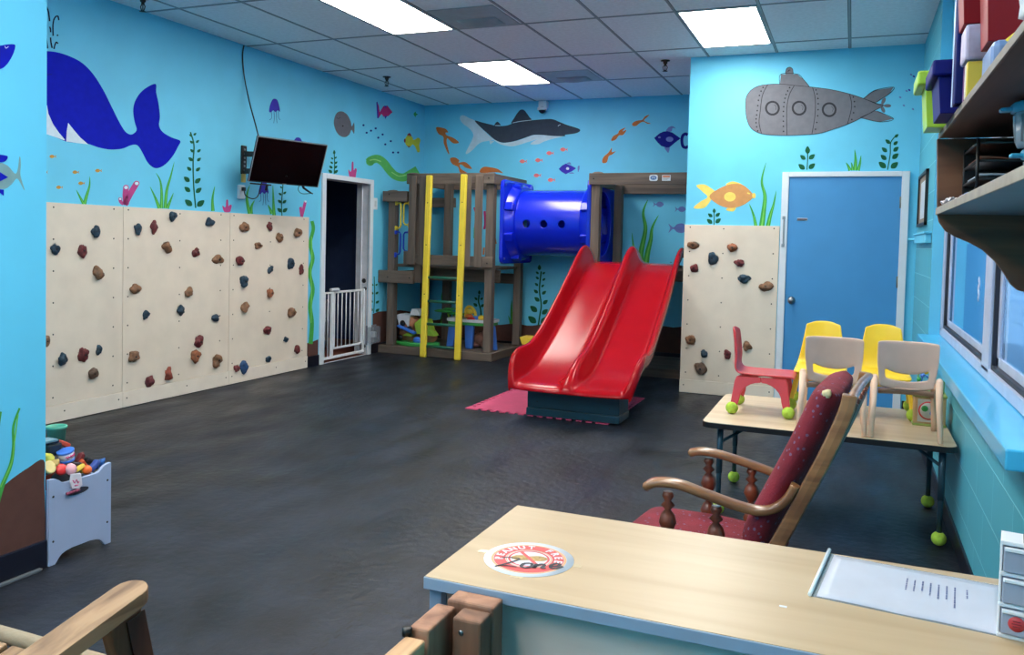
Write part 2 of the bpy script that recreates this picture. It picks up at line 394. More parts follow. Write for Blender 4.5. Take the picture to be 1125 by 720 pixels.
wl.rib([(342.5,243),(344,252),(340.5,268),(343.5,284),(340,300),(343.5,318),(340.5,336),(342.5,355),(341,378)],3.6,'green',1,w2=4.6); wl.rib([(342,260),(342.5,284),(341,300),(342,318),(341.5,355)],1,'lgreen',2); 
BR(wl,[(334,378),(342,376),(349.5,373),(349,410),(334,410)],'brown',0,False); BR(wl,[(409.3,345),(416,342.5),(440,341),(468,345),(468,395),(440,405),(409,400)],'brown',0,False)
wl.plant([(410.5,344),(411.5,325),(411,304)],[(407.5,340,5),(414.5,341,5),(407.5,331,4.5),(414.5,332,4.5),(408.5,322,4),(414,322,4),(409,313,3),(413.5,313,3)],.9)
wl.done()
# ---- near pier on the left with its mural
wp=Wall('wall_pier','X',-3.07,(1,0,0),mat('paint_sky_blue_lit',(96,204,244),.6,var=.02,scale=3),(-20,2.457))  # brighter copy of the wall blue: stronger light on the pier baked in
box(wp.bm,(-5.5,-2.6,0),(-3.07,2.458,CEIL))
q=lambda *p:Z(0,0,3.132,*p)
wp.poly(q((-120,175),(-60,165),(0,157),(22,153),(45,152),(52,158),(47,180),(35,205),(20,225),(0,238),(-60,250),(-120,240)),'whale',0)
wp.rib(q((15,158),(20,166),(28,160)),.5,'white',1)
q=lambda *p:Z(0,150,4.6875,*p)
wp.poly(q((-200,150),(-60,130),(0,135),(40,152),(78,192),(92,160),(98,108),(104,110),(106,150),(104,200),(125,272),(118,268),(88,217),(60,245),(30,268),(0,272),(-80,280),(-200,240)),'sword',0)
wp.poly(q((-40,95),(0,94),(38,103),(20,130),(-40,130)),'whale',1); wp.poly(q((-40,170),(0,185),(40,210),(0,230),(-40,240)),'whale',1,False); wp.poly(q((-30,270),(18,274),(18,307),(0,292),(-30,280)),'whale',1,False)
q=lambda *p:Z(0,430,3.13,*p)
BR(wp,q((-300,470),(-120,400),(0,332),(45,298),(95,264),(149,236),(152,320),(152,560),(100,700),(-300,900)))
wp.rib(q((-20,420),(5,330),(35,255),(45,190),(45,120),(66,58)),5.5,'green',1,w2=2); wp.rib(q((0,330),(38,245),(47,180),(60,80)),1.4,'lgreen',2)
wp.rib(q((-60,300),(-20,200),(-8,120),(2,70)),7,'green',1,w2=2)
wp.done()

# ---- back wall
wb=Wall('wall_back','Y',YB,(0,-1,0),M_blue,(XL+.002,XS-.004))
box(wb.bm,(XL-.16,YB,0),(XS,YB+.16,CEIL))
q=lambda *p:Z(480,90,6,*p)
wb.poly(q((250,256),(300,268),(350,280),(400,291),(460,288),(510,271),(580,258),(640,252),(700,247),(760,246),(810,265),(860,285),(910,300),(940,312),(943,325),(920,338),(880,345),(845,350),(845,358),(800,358),(760,356),(690,350),(640,350),(600,362),(550,380),(500,394),(450,401),(420,398),(380,380),(340,345),(295,305)),'shark',1)
wb.poly(q((490,274),(510,238),(530,206),(552,184),(575,186),(595,210),(610,232),(624,251),(580,258),(535,264)),'shark',0); wb.rib(q((500,271),(540,262),(590,256),(625,252)),.6,'sharkw',2)
wb.poly(q((380,287),(393,265),(405,266),(420,287)),'shark',0); wb.rib(q((385,288),(418,288)),.6,'sharkw',2)
wb.poly(q((250,255),(275,285),(300,312),(345,355),(375,380),(345,388),(300,396),(268,415),(235,450),(200,475),(190,468),(212,422),(233,380),(240,345),(215,308),(172,275),(152,245),(158,224),(180,222),(215,240)),'sharkw',0)
wb.poly(q((360,372),(420,400),(450,402),(500,395),(550,382),(600,363),(640,351),(690,351),(700,362),(640,385),(590,400),(540,416),(490,425),(430,415),(395,398)),'sharkw',0)
wb.poly(q((830,360),(760,357),(690,352),(660,378),(622,402),(622,413),(670,410),(710,392),(770,374)),'sharkw',0); wb.poly(q((346,388),(380,391),(352,413)),'sharkw',0,False)
wb.rib(q((798,292),(806,286),(814,282)),.6,'white',2)
for x,y in q((570,524),(673,517),(747,470),(838,446),(663,617),(756,647)): wb.fish(x,y,8.5,'coralpink',1)
wb.poly(q((803,575),(825,552),(850,539),(885,552),(918,570),(890,590),(850,609),(825,595)),'purple',1,False); wb.ell(*q((862,572))[0],1.7,1.5,'white',2)
wb.poly(q((855,538),(875,530),(885,545)),'lilac',0); wb.poly(q((928,560),(940,553),(940,575),(930,595)),'lilac',0); wb.poly(q((870,605),(890,596),(905,604)),'lilac',0)
for P in (((-5,300),(35,303),(60,312),(75,333),(58,335),(65,352),(110,370),(145,400),(110,406),(80,382),(68,372),(65,402),(82,472),(70,466),(45,402),(42,362),(10,342)),((87,505),(120,499),(148,518),(144,532),(190,530),(232,573),(190,566),(165,547),(150,548),(160,575),(200,602),(155,602),(140,562),(100,540)),((287,578),(310,560),(350,563),(400,574),(435,602),(390,596),(290,600))): wb.poly(q(*P),'orange',0)
q=lambda *p:Z(640,100,9,*p)
for P in (((490,325),(520,300),(560,290),(590,285),(620,250),(662,235),(635,262),(608,292),(640,310),(675,322),(640,324),(605,305),(570,315),(530,345),(500,345)),((285,480),(305,445),(350,420),(365,390),(425,362),(395,400),(435,385),(400,435),(360,440),(330,480),(290,495)),((195,680),(215,645),(255,610),(290,562),(290,605),(330,595),(290,630),(260,645),(240,705),(200,712))): wb.poly(q(*P),'orange',0)
wb.poly(q((708,465),(760,420),(800,402),(840,398),(890,412),(970,470),(910,515),(860,558),(830,560),(780,545),(745,512)),'navy',1,False)
wb.rib(q((1040,435),(1015,425),(990,445),(982,492),(992,545),(1020,560),(1045,548)),3.2,'navy',1)
wb.ell(*q((862,478))[0],4,2.8,'lilac',2); wb.ell(*q((760,459))[0],1.4,1,'lilac',2)
wb.poly(q((825,400),(850,360),(890,348),(922,372),(890,368),(880,400)),'lilac',0); wb.poly(q((810,560),(860,560),(850,610),(835,600)),'lilac',0)
q=lambda *p:Z(630,180,6,*p)
wb.blade(q((440,650),(450,560),(475,430),(460,320),(492,235)),7); wb.blade(q((478,650),(490,580),(510,500),(520,420),(562,338)),7); wb.blade(q((400,560),(392,520),(386,455)),3)
wb.fish(*q((560,268))[0],12,'lilac',-1); wb.fish(*q((705,300))[0],12,'lilac',-1); wb.fish(*q((690,425))[0],21,'lilac',-1)
q=lambda *p:Z(570,280,6,*p)
def pl6(w,stem,lv,ox,oy,s=6,sw=1.6): w.plant([(ox+a/s,oy+c/s) for a,c in stem],[(ox+x/s,oy+y/s,L/s) for x,y,L in lv],sw)
pl6(wb,[(128,468),(140,390),(148,330),(136,230),(148,110)],[(88,428,66),(170,432,62),(98,357,58),(172,376,48),(120,294,42),(175,312,40),(113,242,34),(167,250,34),(117,196,28),(158,205,24),(122,153,26),(166,163,24),(122,119,24),(165,121,22),(136,84,36)],570,280)
pl6(wb,[(172,352),(168,300),(155,250),(158,205)],[(128,325,36),(134,270,32),(182,275,30),(138,230,26),(176,230,22),(160,188,28)],500,290)
wb.blade([(562.5,356),(562,340),(562.5,330)],3.4); wb.blade([(561,356),(559.5,350),(558.5,347)],2)
wb.rib([(521,228),(523,236),(522,250)],2.2,'magenta',0); wb.rib([(532.5,232),(533,245),(532,252)],2.4,'magenta',0); wb.rib([(522,250),(521.5,262)],2.6,'green',0); wb.rib([(544,262),(545,268)],1.6,'orange',0); wb.rib([(532,272),(531,280)],2,'orange',0)
pl6(wb,[(222,310),(225,230),(222,140)],[(205,300,26),(238,295,26),(206,245,24),(238,262,24),(208,205,22),(238,208,22),(210,165,18),(232,165,18)],410,290)
wb.rib([(431,343),(432,336),(431,331)],2.6,'magenta',0); wb.rib([(435.5,343),(436,338),(437,334)],2.4,'magenta',0)
wb.blade([(484,358),(488,340),(486,325),(491,310)],5); wb.blade([(490,358),(493,350)],2.5)
BR(wb,[(400,349),(430,345),(470,352),(500,350),(541,357),(566,355.5),(585,358),(620,352),(680,350),(740,360),(790,360),(790,460),(400,430)],'brown')
wb.done()

# ---- wall of the blue door, standing forward, and the side of it
ws=Wall('wall_front','Y',YS,(0,-1,0),M_blue)
box(ws.bm,(XS,YS,0),(.9,YB+.16,CEIL))
q=lambda *p:Z(740,40,3,*p)
def outl(w,P,c,lw,lay): w.rib(P+[P[0]],lw,c,lay)
SB=q((237,230),(240,200),(256,177),(283,163),(320,158),(360,158),(400,162),(460,168),(520,176),(580,190),(628,206),(672,224),(690,229),(662,245),(620,268),(580,287),(530,305),(480,320),(420,325),(350,326),(290,321),(256,303),(241,270))
ws.poly(q((622,210),(640,192),(665,178),(725,168),(712,188),(670,218),(650,222)),'sub',0,False); ws.poly(q((615,266),(645,245),(672,246),(725,272),(680,282),(655,279)),'sub',0,False)
ws.poly(q((350,160),(354,125),(408,125),(428,142),(450,170)),'sub',0,False); ws.poly(q((370,126),(371,110),(382,102),(392,109),(394,126)),'sub',0)
ws.poly(SB,'sub',1)
for x,y,a in ((692,213,-1.1),(705,229,0),(690,241,1.1),(682,228,3.1)):
    ws.ell(740+x/3,40+y/3,4,1.9,'sub',2,a); 
outl(ws,SB,'dgrey',.55,3)
for st in ([(350,158),(354,125),(408,125),(428,142),(448,166)],[(370,124),(372,108),(382,102),(392,108),(394,124)],[(625,206),(665,178),(725,168),(712,188),(670,216)],[(615,268),(680,282),(725,272),(672,247)],[(628,206),(672,222),(690,228)],[(655,250),(615,268)]): ws.rib(q(*st),.6,'dgrey',3)
for st,nd in (([(310,160),(293,195),(286,245),(282,285),(290,321)],-10),([(398,162),(382,192),(374,232),(373,280),(374,325)],-11),([(458,168),(467,205),(466,262),(456,322)],9),([(580,190),(587,232),(573,290)],10)):
    p=q(*st); ws.rib(p,.75,'dgrey',3)
    for t in spline([Vector((a,c,0)) for a,c in p],3)[1:-1]: ws.ell(t.x+nd/3,t.y,.9,.9,'dgrey',3,0,8)
for x,y in q((326,237),(414,237),(513,242)):
    ws.ell(x,y,8.2,8.2,'dgrey',3); ws.ell(x,y,6,6,'sub',4); ws.rib([(x+2,y-4),(x+4.2,y-1.5),(x+3.5,y+2)],.45,'dgrey',5)
ws.rib(q((377,118),(380,112),(385,112)),.7,'dgrey',3)
ws.poly(q((75,492),(100,488),(120,498),(140,515),(128,530),(120,545),(100,566),(66,566),(88,545),(112,530),(95,512)),'lyellow',0); ws.poly(q((172,489),(195,478),(226,489),(200,495)),'lyellow',0); ws.poly(q((172,572),(190,560),(206,562),(197,577)),'lyellow',0)
ws.poly(q((118,528),(150,502),(190,487),(225,489),(248,505),(262,522),(262,532),(230,556),(190,566),(152,557)),'fishtan',1)
ws.ell(*q((186,529))[0],6.5,5.2,'lyellow',2); ws.ell(*q((265,525))[0],2,3,'lyellow',2); ws.rib(q((243,516),(252,519)),1.4,'lyellow',2)
def pl3(stem,lv): ws.plant(q(*stem),[(740+x/3,40+y/3,L/3) for x,y,L in lv],1.1)
pl3([(440,440),(442,400),(441,370)],[(422,430,26),(456,428,26),(426,399,22),(456,397,24),(442,375,26)])
pl3([(705,440),(714,390),(716,350),(735,325)],[(688,424,30),(728,425,30),(692,399,24),(731,395,26),(695,374,22),(733,372,22),(706,347,20),(732,352,18),(735,328,16)])
pl3([(133,626),(134,600),(133,572)],[(119,610,22),(147,608,22),(121,590,18),(146,588,18),(134,575,16)])
for st,w in (([(598,442),(600,410),(597,373)],5),([(582,442),(576,428),(568,416)],4),([(608,442),(614,420),(618,392)],4),([(590,442),(588,425),(585,415)],3)): ws.blade(q(*st),w)
q=lambda *p:Z(820,160,4.5,*p)
ws.blade(q((75,405),(85,330),(92,250),(76,175),(98,82)),6.4); ws.blade(q((105,405),(120,340),(135,290),(148,222)),5); ws.blade(q((48,405),(36,345),(14,288)),4)
for x,y,c in ((1001,82,'lilac'),(1004,84,'purple'),(996,100,'lilac'),(999,99,'purple'),(989,107,'lilac'),(1003,120,'lilac'),(993,116,'lilac')): ws.ell(x,y,1.5,1,c,0,.6,8)
ws.done()

# ---- right wall: painted blocks with a window recess
mb=mat('painted_block_wall',(84,176,198),.45,var=.05,scale=4)
nt=mb.node_tree; N=nt.nodes; L=nt.links; g=N.new('ShaderNodeNewGeometry'); sp=N.new('ShaderNodeSeparateXYZ'); cb=N.new('ShaderNodeCombineXYZ'); br=N.new('ShaderNodeTexBrick')
L.new(g.outputs['Position'],sp.inputs[0]); L.new(sp.outputs[1],cb.inputs[0]); L.new(sp.outputs[2],cb.inputs[1]); L.new(cb.outputs[0],br.inputs['Vector'])
br.inputs['Scale'].default_value=1; br.inputs['Brick Width'].default_value=.406; br.inputs['Row Height'].default_value=.2032; br.inputs['Mortar Size'].default_value=.004; br.inputs['Mortar Smooth'].default_value=.5
br.inputs['Color1'].default_value=rgb((84,176,198)); br.inputs['Color2'].default_value=rgb((80,172,194)); br.inputs['Mortar'].default_value=rgb((130,206,222))
L.new(br.outputs['Color'],N['Principled BSDF'].inputs['Base Color'])
bp=N.new('ShaderNodeBump'); bp.inputs['Strength'].default_value=.4; bp.inputs['Distance'].default_value=.004; bp.invert=False
L.new(br.outputs['Fac'],bp.inputs['Height']); L.new(bp.outputs[0],N['Principled BSDF'].inputs['Normal'])
RX=.575; WY0,WY1,WZ0,WZ1=2.83,6.42,.845,2.2
b=nb()
box(b,(XR,-2.6,0),(.85,WY0,CEIL)); box(b,(XR,WY0,0),(.85,YS,.765)); box(b,(XR,WY1,.765),(.85,YS,CEIL)); box(b,(RX,WY0,WZ1),(.85,WY1,CEIL))
struct(obj('wall_right',b,mb))
b=nb(); box(b,(.437,WY0-.03,.768),(RX+.05,WY1+.001,.832),.006); sl=struct(obj('trim_2',b,mat('sill_cyan_gloss',(72,184,232),.3,var=.02,coat=.3)))
# jamb face of the recess: window light put in as a brighter blue
b=nb(); box(b,(XR+.001,WY1-.004,.832),(.85,WY1+.002,CEIL)); struct(obj('trim_3',b,M_blue))
b=nb(); box(b,(RX-.001,WY0,WZ1),(RX+.001,WY1-.004,CEIL)); struct(obj('trim_4',b,M_blue))
b=nb(); box(b,(-5.5,-2.75,0),(.9,-2.6,CEIL)); struct(obj('wall_rear',b,M_blue))
# window
Wn=thing('window_1','',' ',(RX,4.6,.84)); del Wn['label']; del Wn['category']; struct(Wn)
Mf=mat('window_frame_aluminium',(190,200,225),.4,metal=.2); Mgk=mat('window_gasket',(30,34,48),.5)
b=nb()
box(b,(RX,WY0,.835),(RX+.05,WY1,.89),.004); box(b,(RX,WY0,WZ1-.05),(RX+.05,WY1,WZ1),.004)
for y0,y1 in ((WY0,WY0+.06),(4.22,4.42),(WY1-.1,WY1-.004)): box(b,(RX,y0,.87),(RX+.05,y1,WZ1-.03),.004)
struct(obj('window_frame',b,Mf,Wn))
b=nb()
for y0,y1 in ((WY0+.06,4.22),(4.42,WY1-.1)):
    for a in ((y0,y0+.02,.89,WZ1-.05),(y1-.02,y1,.89,WZ1-.05),(y0,y1,.89,.91),(y0,y1,WZ1-.07,WZ1-.05)): box(b,(RX+.012,a[0],a[2]),(RX+.045,a[1],a[3]))
struct(obj('gasket',b,Mgk,Wn))
b=nb()
for y0,y1 in ((WY0+.08,4.2),(4.44,WY1-.12)):
    for a in ((y0,y0+.05,.91,WZ1-.07),(y1-.05,y1,.91,WZ1-.07),(y0,y1,.91,.95)): box(b,(RX+.03,a[0],a[2]),(RX+.05,a[1],a[3]),.003)
struct(obj('sash',b,Mf,Wn))
Mgl=mat('window_glass',(210,235,250),.03,trans=1,var=0); 
for y0,y1 in ((WY0+.13,4.15),(4.49,WY1-.17)):
    b=nb(); box(b,(RX+.036,y0,.95),(RX+.042,y1,WZ1-.07)); struct(obj('pane',b,Mgl,Wn))
# outdoors: siding of the neighbouring building and paving
b=nb()
for k in range(24): box(b,(2.6,-2,k*.17-.6),(2.72,22,k*.17-.46),.01,0)
box(b,(2.68,-2,-.6),(2.8,22,3.4),0,1); struct(obj('neighbour_siding',b,[mat('siding_blue_grey',(176,206,228),.7),mat('siding_groove',(50,80,110),.8)]))
b=nb(); box(b,(.86,-3,-.2),(14,16,-.1)); struct(obj('outside_paving',b,mat('paving',(120,128,132),.8)))

for (u,v,hh,l) in ((1075,318,.11,'frosted squiggle sticker on the far window pane'),(1100,322,.12,'violet squiggle sticker on the near window pane')):
    p=at(u,v,'X',RX+.034); b=nb(); tube(b,spline([(p.x,p.y+.012,p.z+hh/2),(p.x,p.y-.02,p.z+hh*.25),(p.x,p.y+.02,p.z),(p.x,p.y-.015,p.z-hh*.25),(p.x,p.y+.01,p.z-hh/2)],4),.016,6)
    for q_ in b.verts: q_.co.x=p.x+(q_.co.x-p.x)*.08
    tag(obj('window_sticker',b,mat('cling_'+l[:6],(205,215,240) if 'far' in l else (150,150,215),.4)),l,'sticker')
# baseboards
def base(n,lo,hi): b=nb(); box(b,lo,hi,.004); struct(obj(n,b,M_black))
base('baseboard_left',(XL,8.66,0),(XL+.012,YB,.115)); base('baseboard_left.001',(XL,6,0),(XL+.012,7.6,.115))
base('baseboard_back',(XL+.014,YB-.012,0),(XS,YB,.115))
base('baseboard_front',(XS,YS-.012,0),(-.625,YS,.1)); base('baseboard_front.001',(.445,YS-.012,0),(XR,YS,.1))
base('baseboard_right',(XR-.012,1.8,0),(XR,YS-.014,.1)); base('baseboard_pier',(-3.07,-2.5,0),(-3.056,2.458,.115)) 
b=nb(); box(b,(-3.056,-2.5,0),(-3.036,2.42,.012),.003); struct(obj('trim_5',b,mat('seam_strip_grey',(92,98,104),.5)))

# ---- left doorway, frame, unlit room beyond
b=nb()
yo0,yo1,zo=7.603,8.644,2.09
for lo,hi in (((yo0,0),(DY0,zo)),((DY1,0),(yo1,zo)),((DY0+.0002,DZ),(DY1-.0002,zo))):
    box(b,(XL-.02,lo[0],lo[1]),(XL+.022,hi[0],hi[1]),.004)
d1=thing('door_1','','',(XL,8.12,0)); del d1['label']; del d1['category']; struct(d1)
struct(obj('door_frame',b,M_white,d1))
b=nb(); box(b,(XL-.17,DY1-.001,0),(XL-.01,DY1+.02,DZ),.002); box(b,(XL-.17,DY0-.02,0),(XL-.01,DY0+.001,DZ),.002); box(b,(XL-.17,DY0,DZ-.001),(XL-.01,DY1,DZ+.02),.002)
box(b,(XL-.10,DY1-.02,0),(XL-.085,DY1,DZ)); box(b,(XL-.01,DY0,0),(XL+.0,DY1,.006))
struct(obj('jamb',b,mat('paint_grey_jamb',(205,208,216),.5),d1))
b=nb(); lathe(b,[(.001,0),(.028,0),(.028,.006),(.012,.01),(.001,.01)],(XL-.05,DY1-.001,.885),16,0,(0,-1,0)); struct(obj('latch_plate',b,M_dark,d1))
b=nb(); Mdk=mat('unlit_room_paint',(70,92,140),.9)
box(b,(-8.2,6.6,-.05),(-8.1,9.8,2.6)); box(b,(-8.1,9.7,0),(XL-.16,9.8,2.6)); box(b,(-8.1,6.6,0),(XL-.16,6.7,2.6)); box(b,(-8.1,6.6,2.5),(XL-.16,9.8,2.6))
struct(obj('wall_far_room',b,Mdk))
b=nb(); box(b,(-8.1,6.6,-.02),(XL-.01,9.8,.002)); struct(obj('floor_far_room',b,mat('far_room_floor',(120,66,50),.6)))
t=thing('storage_cart','grey wire storage cart standing in the dark room behind the white gate','cart',(-6.2,8.45,0))
for x in(-6.4,-6.0):
    for y in (8.2,8.7): b=nb(); tube(b,[(x,y,.03),(x,y,.62)],.012); obj('leg',b,M_steel,t)
for z in (.1,.35,.58):
    b=nb(); box(b,(-6.42,8.18,z),(-5.98,8.72,z+.02),.004); obj('shelf',b,mat('cart_grey',(120,128,138),.5),t)

# ---- blue door
d2=thing('door_2','','',(-.09,YS,0)); del d2['label']; del d2['category']; struct(d2)
b=nb(); box(b,(-.555,YS-.012,.012),(.372,YS+.0,2.045),.003); dd=struct(obj('door_slab',b,mat('door_blue',(64,142,200),.45,var=.03,scale=3),d2))
b=nb()
for lo,hi in (((-.615,0),(-.555,2.09)),((.372,0),(.434,2.09)),((-.5548,2.045),(.3718,2.09))): box(b,(lo[0],YS-.03,lo[1]),(hi[0],YS,hi[1]),.004)
struct(obj('door_frame',b,M_white,d2))
b=nb(); lathe(b,[(.001,0),(.033,0),(.033,.008),(.014,.012),(.013,.035),(.026,.05),(.03,.065),(.024,.078),(.001,.08)],(-.497,YS-.012,.93),18,0,(0,-1,0)); struct(obj('door_knob',b,M_steel,d2))
b=nb(); box(b,(-.475,YS-.018,1.652),(-.385,YS-.012,1.676),.002); struct(obj('name_plate',b,M_steel,d2))
b=nb(); box(b,(-.47,YS-.0195,1.659),(-.39,YS-.0175,1.669)); struct(obj('name_plate_slot',b,mat('plate_dark',(70,40,50),.6),d2))
for z in (1.82,1.13,.3):
    b=nb(); tube(b,[(.368,YS-.02,z-.05),(.368,YS-.02,z+.05)],.008); struct(obj('hinge',b,mat('painted_hinge',(120,120,110),.5,metal=.5),d2))
b=nb(); box(b,(-.592,YS-.04,1.42),(-.578,YS-.03,1.69),.003); box(b,(-.6,YS-.045,1.66),(-.575,YS-.03,1.69),.003); box(b,(-.6,YS-.045,1.41),(-.575,YS-.03,1.44),.003); struct(obj('door_latch',b,M_steel,d2))
b=nb(); box(b,(-.555,YS-.028,0),(.372,YS,.012),.003); struct(obj('threshold',b,M_dark,d2))

# ================================================================= CLIMBING PANELS + HOLDS
def climb_panel(label,ax,base,a0,a1,h,cols,name='climbing_wall'):
    """ax 'X': on the left wall facing +x; 'Y': on the front wall facing -y"""
    T=.019
    def W(a,dep,z): return (base+dep,a,z) if ax=='X' else (a,base-dep,z)
    def bb(b,a,d0,z0,a2,d1,z1,bev=0):
        p,q=W(a,d0,z0),W(a2,d1,z1); box(b,[min(p[i],q[i]) for i in range(3)],[max(p[i],q[i]) for i in range(3)],bev)
    t=thing(name,label,'climbing panel',W((a0+a1)/2,0,0),'climbing wall panels' )
    b=nb(); bb(b,a0+.002,.0,.13,a1-.002,T,h,.002); obj('board',b,M_ply,t)
    b=nb(); bb(b,a0+.001,.0,.004,a1-.001,T+.008,.128,.003); obj('base_strip',b,mat('birch_panel_strip',(228,216,200),.6,var=.03),t)
    first=None
    def scr(a,z,d=T):
        nonlocal first
        c=Vector(W(a,d,z))-t.location
        if first is None:
            b=nb(); lathe(b,[(.001,-.001),(.0065,-.001),(.0065,.0012),(.001,.0016)],(0,0,0),8,0,(1,0,0) if ax=='X' else (0,-1,0))
            first=obj('screw',b,M_screw); first.parent=t; first.location=c
        else: dup(first,loc=c)
    for i,a in enumerate(cols):
        for k in range(7 if i!=1 else 7):
            scr(a,.19+(h-.22)*k/6+(0.0 if i!=1 else -.01))
    for a in (a0+.04,(a0+a1)/2+.08,a1-.04): scr(a,.07,T+.008)
    return t
jy=4.9417
climb_panel('nearest tan plywood climbing panel on the left wall, partly hidden by the blue pier','X',XL,jy-1.2192,jy,1.6,(jy-1.17,jy-.62,jy-.09))
climb_panel('middle tan plywood climbing panel of the three on the left wall','X',XL,jy,jy+1.2192,1.6,(jy+.05,jy+.6,jy+1.1))
climb_panel('tan plywood climbing panel beside the white left doorway','X',XL,jy+1.2192,jy+2.43,1.6,(jy+1.27,jy+1.8,jy+2.34))
climb_panel('short tan plywood climbing panel left of the blue door, under the painted goldfish','Y',YS,XS-.005,-.62,1.6,(XS+.05,-1.12,-.67))

HC={'brown':(140,100,72),'orange-brown':(156,94,62),'dark brown':(104,80,66),'dark red':(112,42,46),'brick red':(150,70,52),'navy':(30,60,80),'blue':(36,74,120)}
def hold(pos,nrm,w,h,col,seed,sz):
    rr=random.Random(seed); n=Vector(nrm); c=HC[col]; rot=rr.uniform(-.7,.7)
    b=nb(); r=bmesh.ops.create_icosphere(b,subdivisions=3,radius=1)
    ax=Vector((0,1,0)) if abs(n.x)>.5 else Vector((1,0,0)); upz=Vector((0,0,1)); S=Vector((seed*1.7,seed*.9,seed*2.1))
    for v in r['verts']:
        p=v.co.copy(); k=1+.62*noise.noise(p*1.1+S)+.14*noise.noise(p*3.4+S)
        # scooped pocket near the bolt
        q=Vector((p.x-.1,p.y+.05,p.z-.85)).length
        d=max(0,p.z)*.62*k-(.16*math.exp(-(q/.42)**2))
        a,e=p.x*k,p.y*k; a,e=a*math.cos(rot)-e*math.sin(rot),a*math.sin(rot)+e*math.cos(rot)
        v.co=ax*(a*w/2)+upz*(e*h/2)+n*(d*min(w,h)*.75)
    for f in b.faces: f.smooth=True
    for v in b.verts: v.co+=Vector(pos)
    m=mat('hold_'+col.replace(' ','_').replace('-','_'),c,.65,var=.28,scale=30,bump=.35,bscale=120)
    t=obj('climbing_hold',b,m); 
    b=nb(); q=Vector(pos)+n*(min(w,h)*.75*.47); lathe(b,[(.001,0),(w*.09,0),(w*.09,.004),(w*.045,.004),(w*.04,.001),(.001,.001)],q,10,0,n)
    obj('bolt',b,mat('hold_bolt',(44,42,44),.4,metal=.7),t)
    return t
HL={'nearest left-wall panel':[(288,123,'navy',26,34),(165,177,'navy',30,30),(249,181,'dark red',28,36),(297,250,'brown',36,36),(139,457,'brown',26,36),(188,511,'navy',34,34),(252,498,'dark red',34,42),(300,483,'navy',20,28),(281,555,'dark brown',34,32)],
'middle left-wall panel':[(417,115,'navy',20,32),(468,110,'dark red',24,36),(523,78,'navy',26,26),(637,95,'navy',26,26),(506,168,'brown',34,32),(595,187,'dark red',22,24),(661,209,'brown',34,26),(410,300,'brown',38,28),(574,308,'brown',28,24),(442,377,'navy',20,26),(550,363,'navy',24,28),(656,385,'navy',28,20),(603,459,'dark red',26,32),(593,502,'orange-brown',28,38),(406,505,'brown',38,30),(658,515,'brown',28,34),(511,557,'brick red',26,42),(454,579,'dark red',28,34)],
'left-wall panel beside the doorway':[(740,110,'brown',28,28),(819,107,'dark red',18,22),(849,141,'brown',24,26),(903,127,'brown',24,24),(786,166,'brown',24,20),(729,214,'dark red',26,28),(882,220,'navy',20,28),(915,238,'dark red',16,26),(821,238,'navy',16,22),(741,275,'navy',26,30),(820,311,'orange-brown',20,28),(742,352,'brown',28,26),(885,370,'brown',26,28),(811,424,'dark red',22,26),(869,451,'navy',20,14),(902,482,'dark red',16,24),(717,541,'dark red',20,22),(740,534,'blue',26,34),(815,510,'navy',16,18)],
'short panel by the blue door':[(62,114,'brown',36,24),(187,122,'orange-brown',30,28),(123,155,'navy',30,34),(66,186,'dark red',26,26),(209,170,'dark red',28,24),(223,221,'navy',40,24),(291,244,'brown',42,26),(54,413,'brown',30,28),(97,457,'navy',24,24),(170,459,'dark red',26,28),(86,505,'dark brown',38,36),(232,434,'brown',26,28)]}
ORD=['topmost','second highest','third highest','fourth highest','fifth highest','sixth highest','seventh highest','eighth highest']
sd=0
for pn,Ls in HL.items():
    left='left-wall' in pn; out=[]
    for zx,zy,c,zw,zh in Ls:
        sd+=1
        if left:
            u,v,s=zx/2.769,210+zy/2.769,2.769; D=XL+.019; p=at(u,v,'X',D); a=at(u-zw/s/2,v,'X',D); e=at(u+zw/s/2,v,'X',D); w=abs(e.y-a.y)*.82; n=(1,0,0)
        else:
            u,v,s=740+zx/2.88,230+zy/2.88,2.88; D=YS-.019; p=at(u,v,'Y',D); a=at(u-zw/s/2,v,'Y',D); e=at(u+zw/s/2,v,'Y',D); w=abs(e.x-a.x); n=(0,-1,0)
        h=abs(at(u,v-zh/s/2,'XY'[not left],D).z-at(u,v+zh/s/2,'XY'[not left],D).z)
        w=min(w,h*1.7)
        out.append((p,c,hold(p,n,w*1.02,h*1.02,c,sd,0)))
    for c in HC:
        S=sorted([o for o in out if o[1]==c],key=lambda o:-o[0].z)
        for i,(p,_,o) in enumerate(S):
            if len(S)==1: l='only %s climbing hold on the %s'%(c,pn)
            elif i==len(S)-1: l='lowest %s climbing hold on the %s'%(c,pn)
            else: l='%s %s climbing hold on the %s'%(ORD[i],c,pn)
            tag(o,l,'climbing hold','climbing holds')

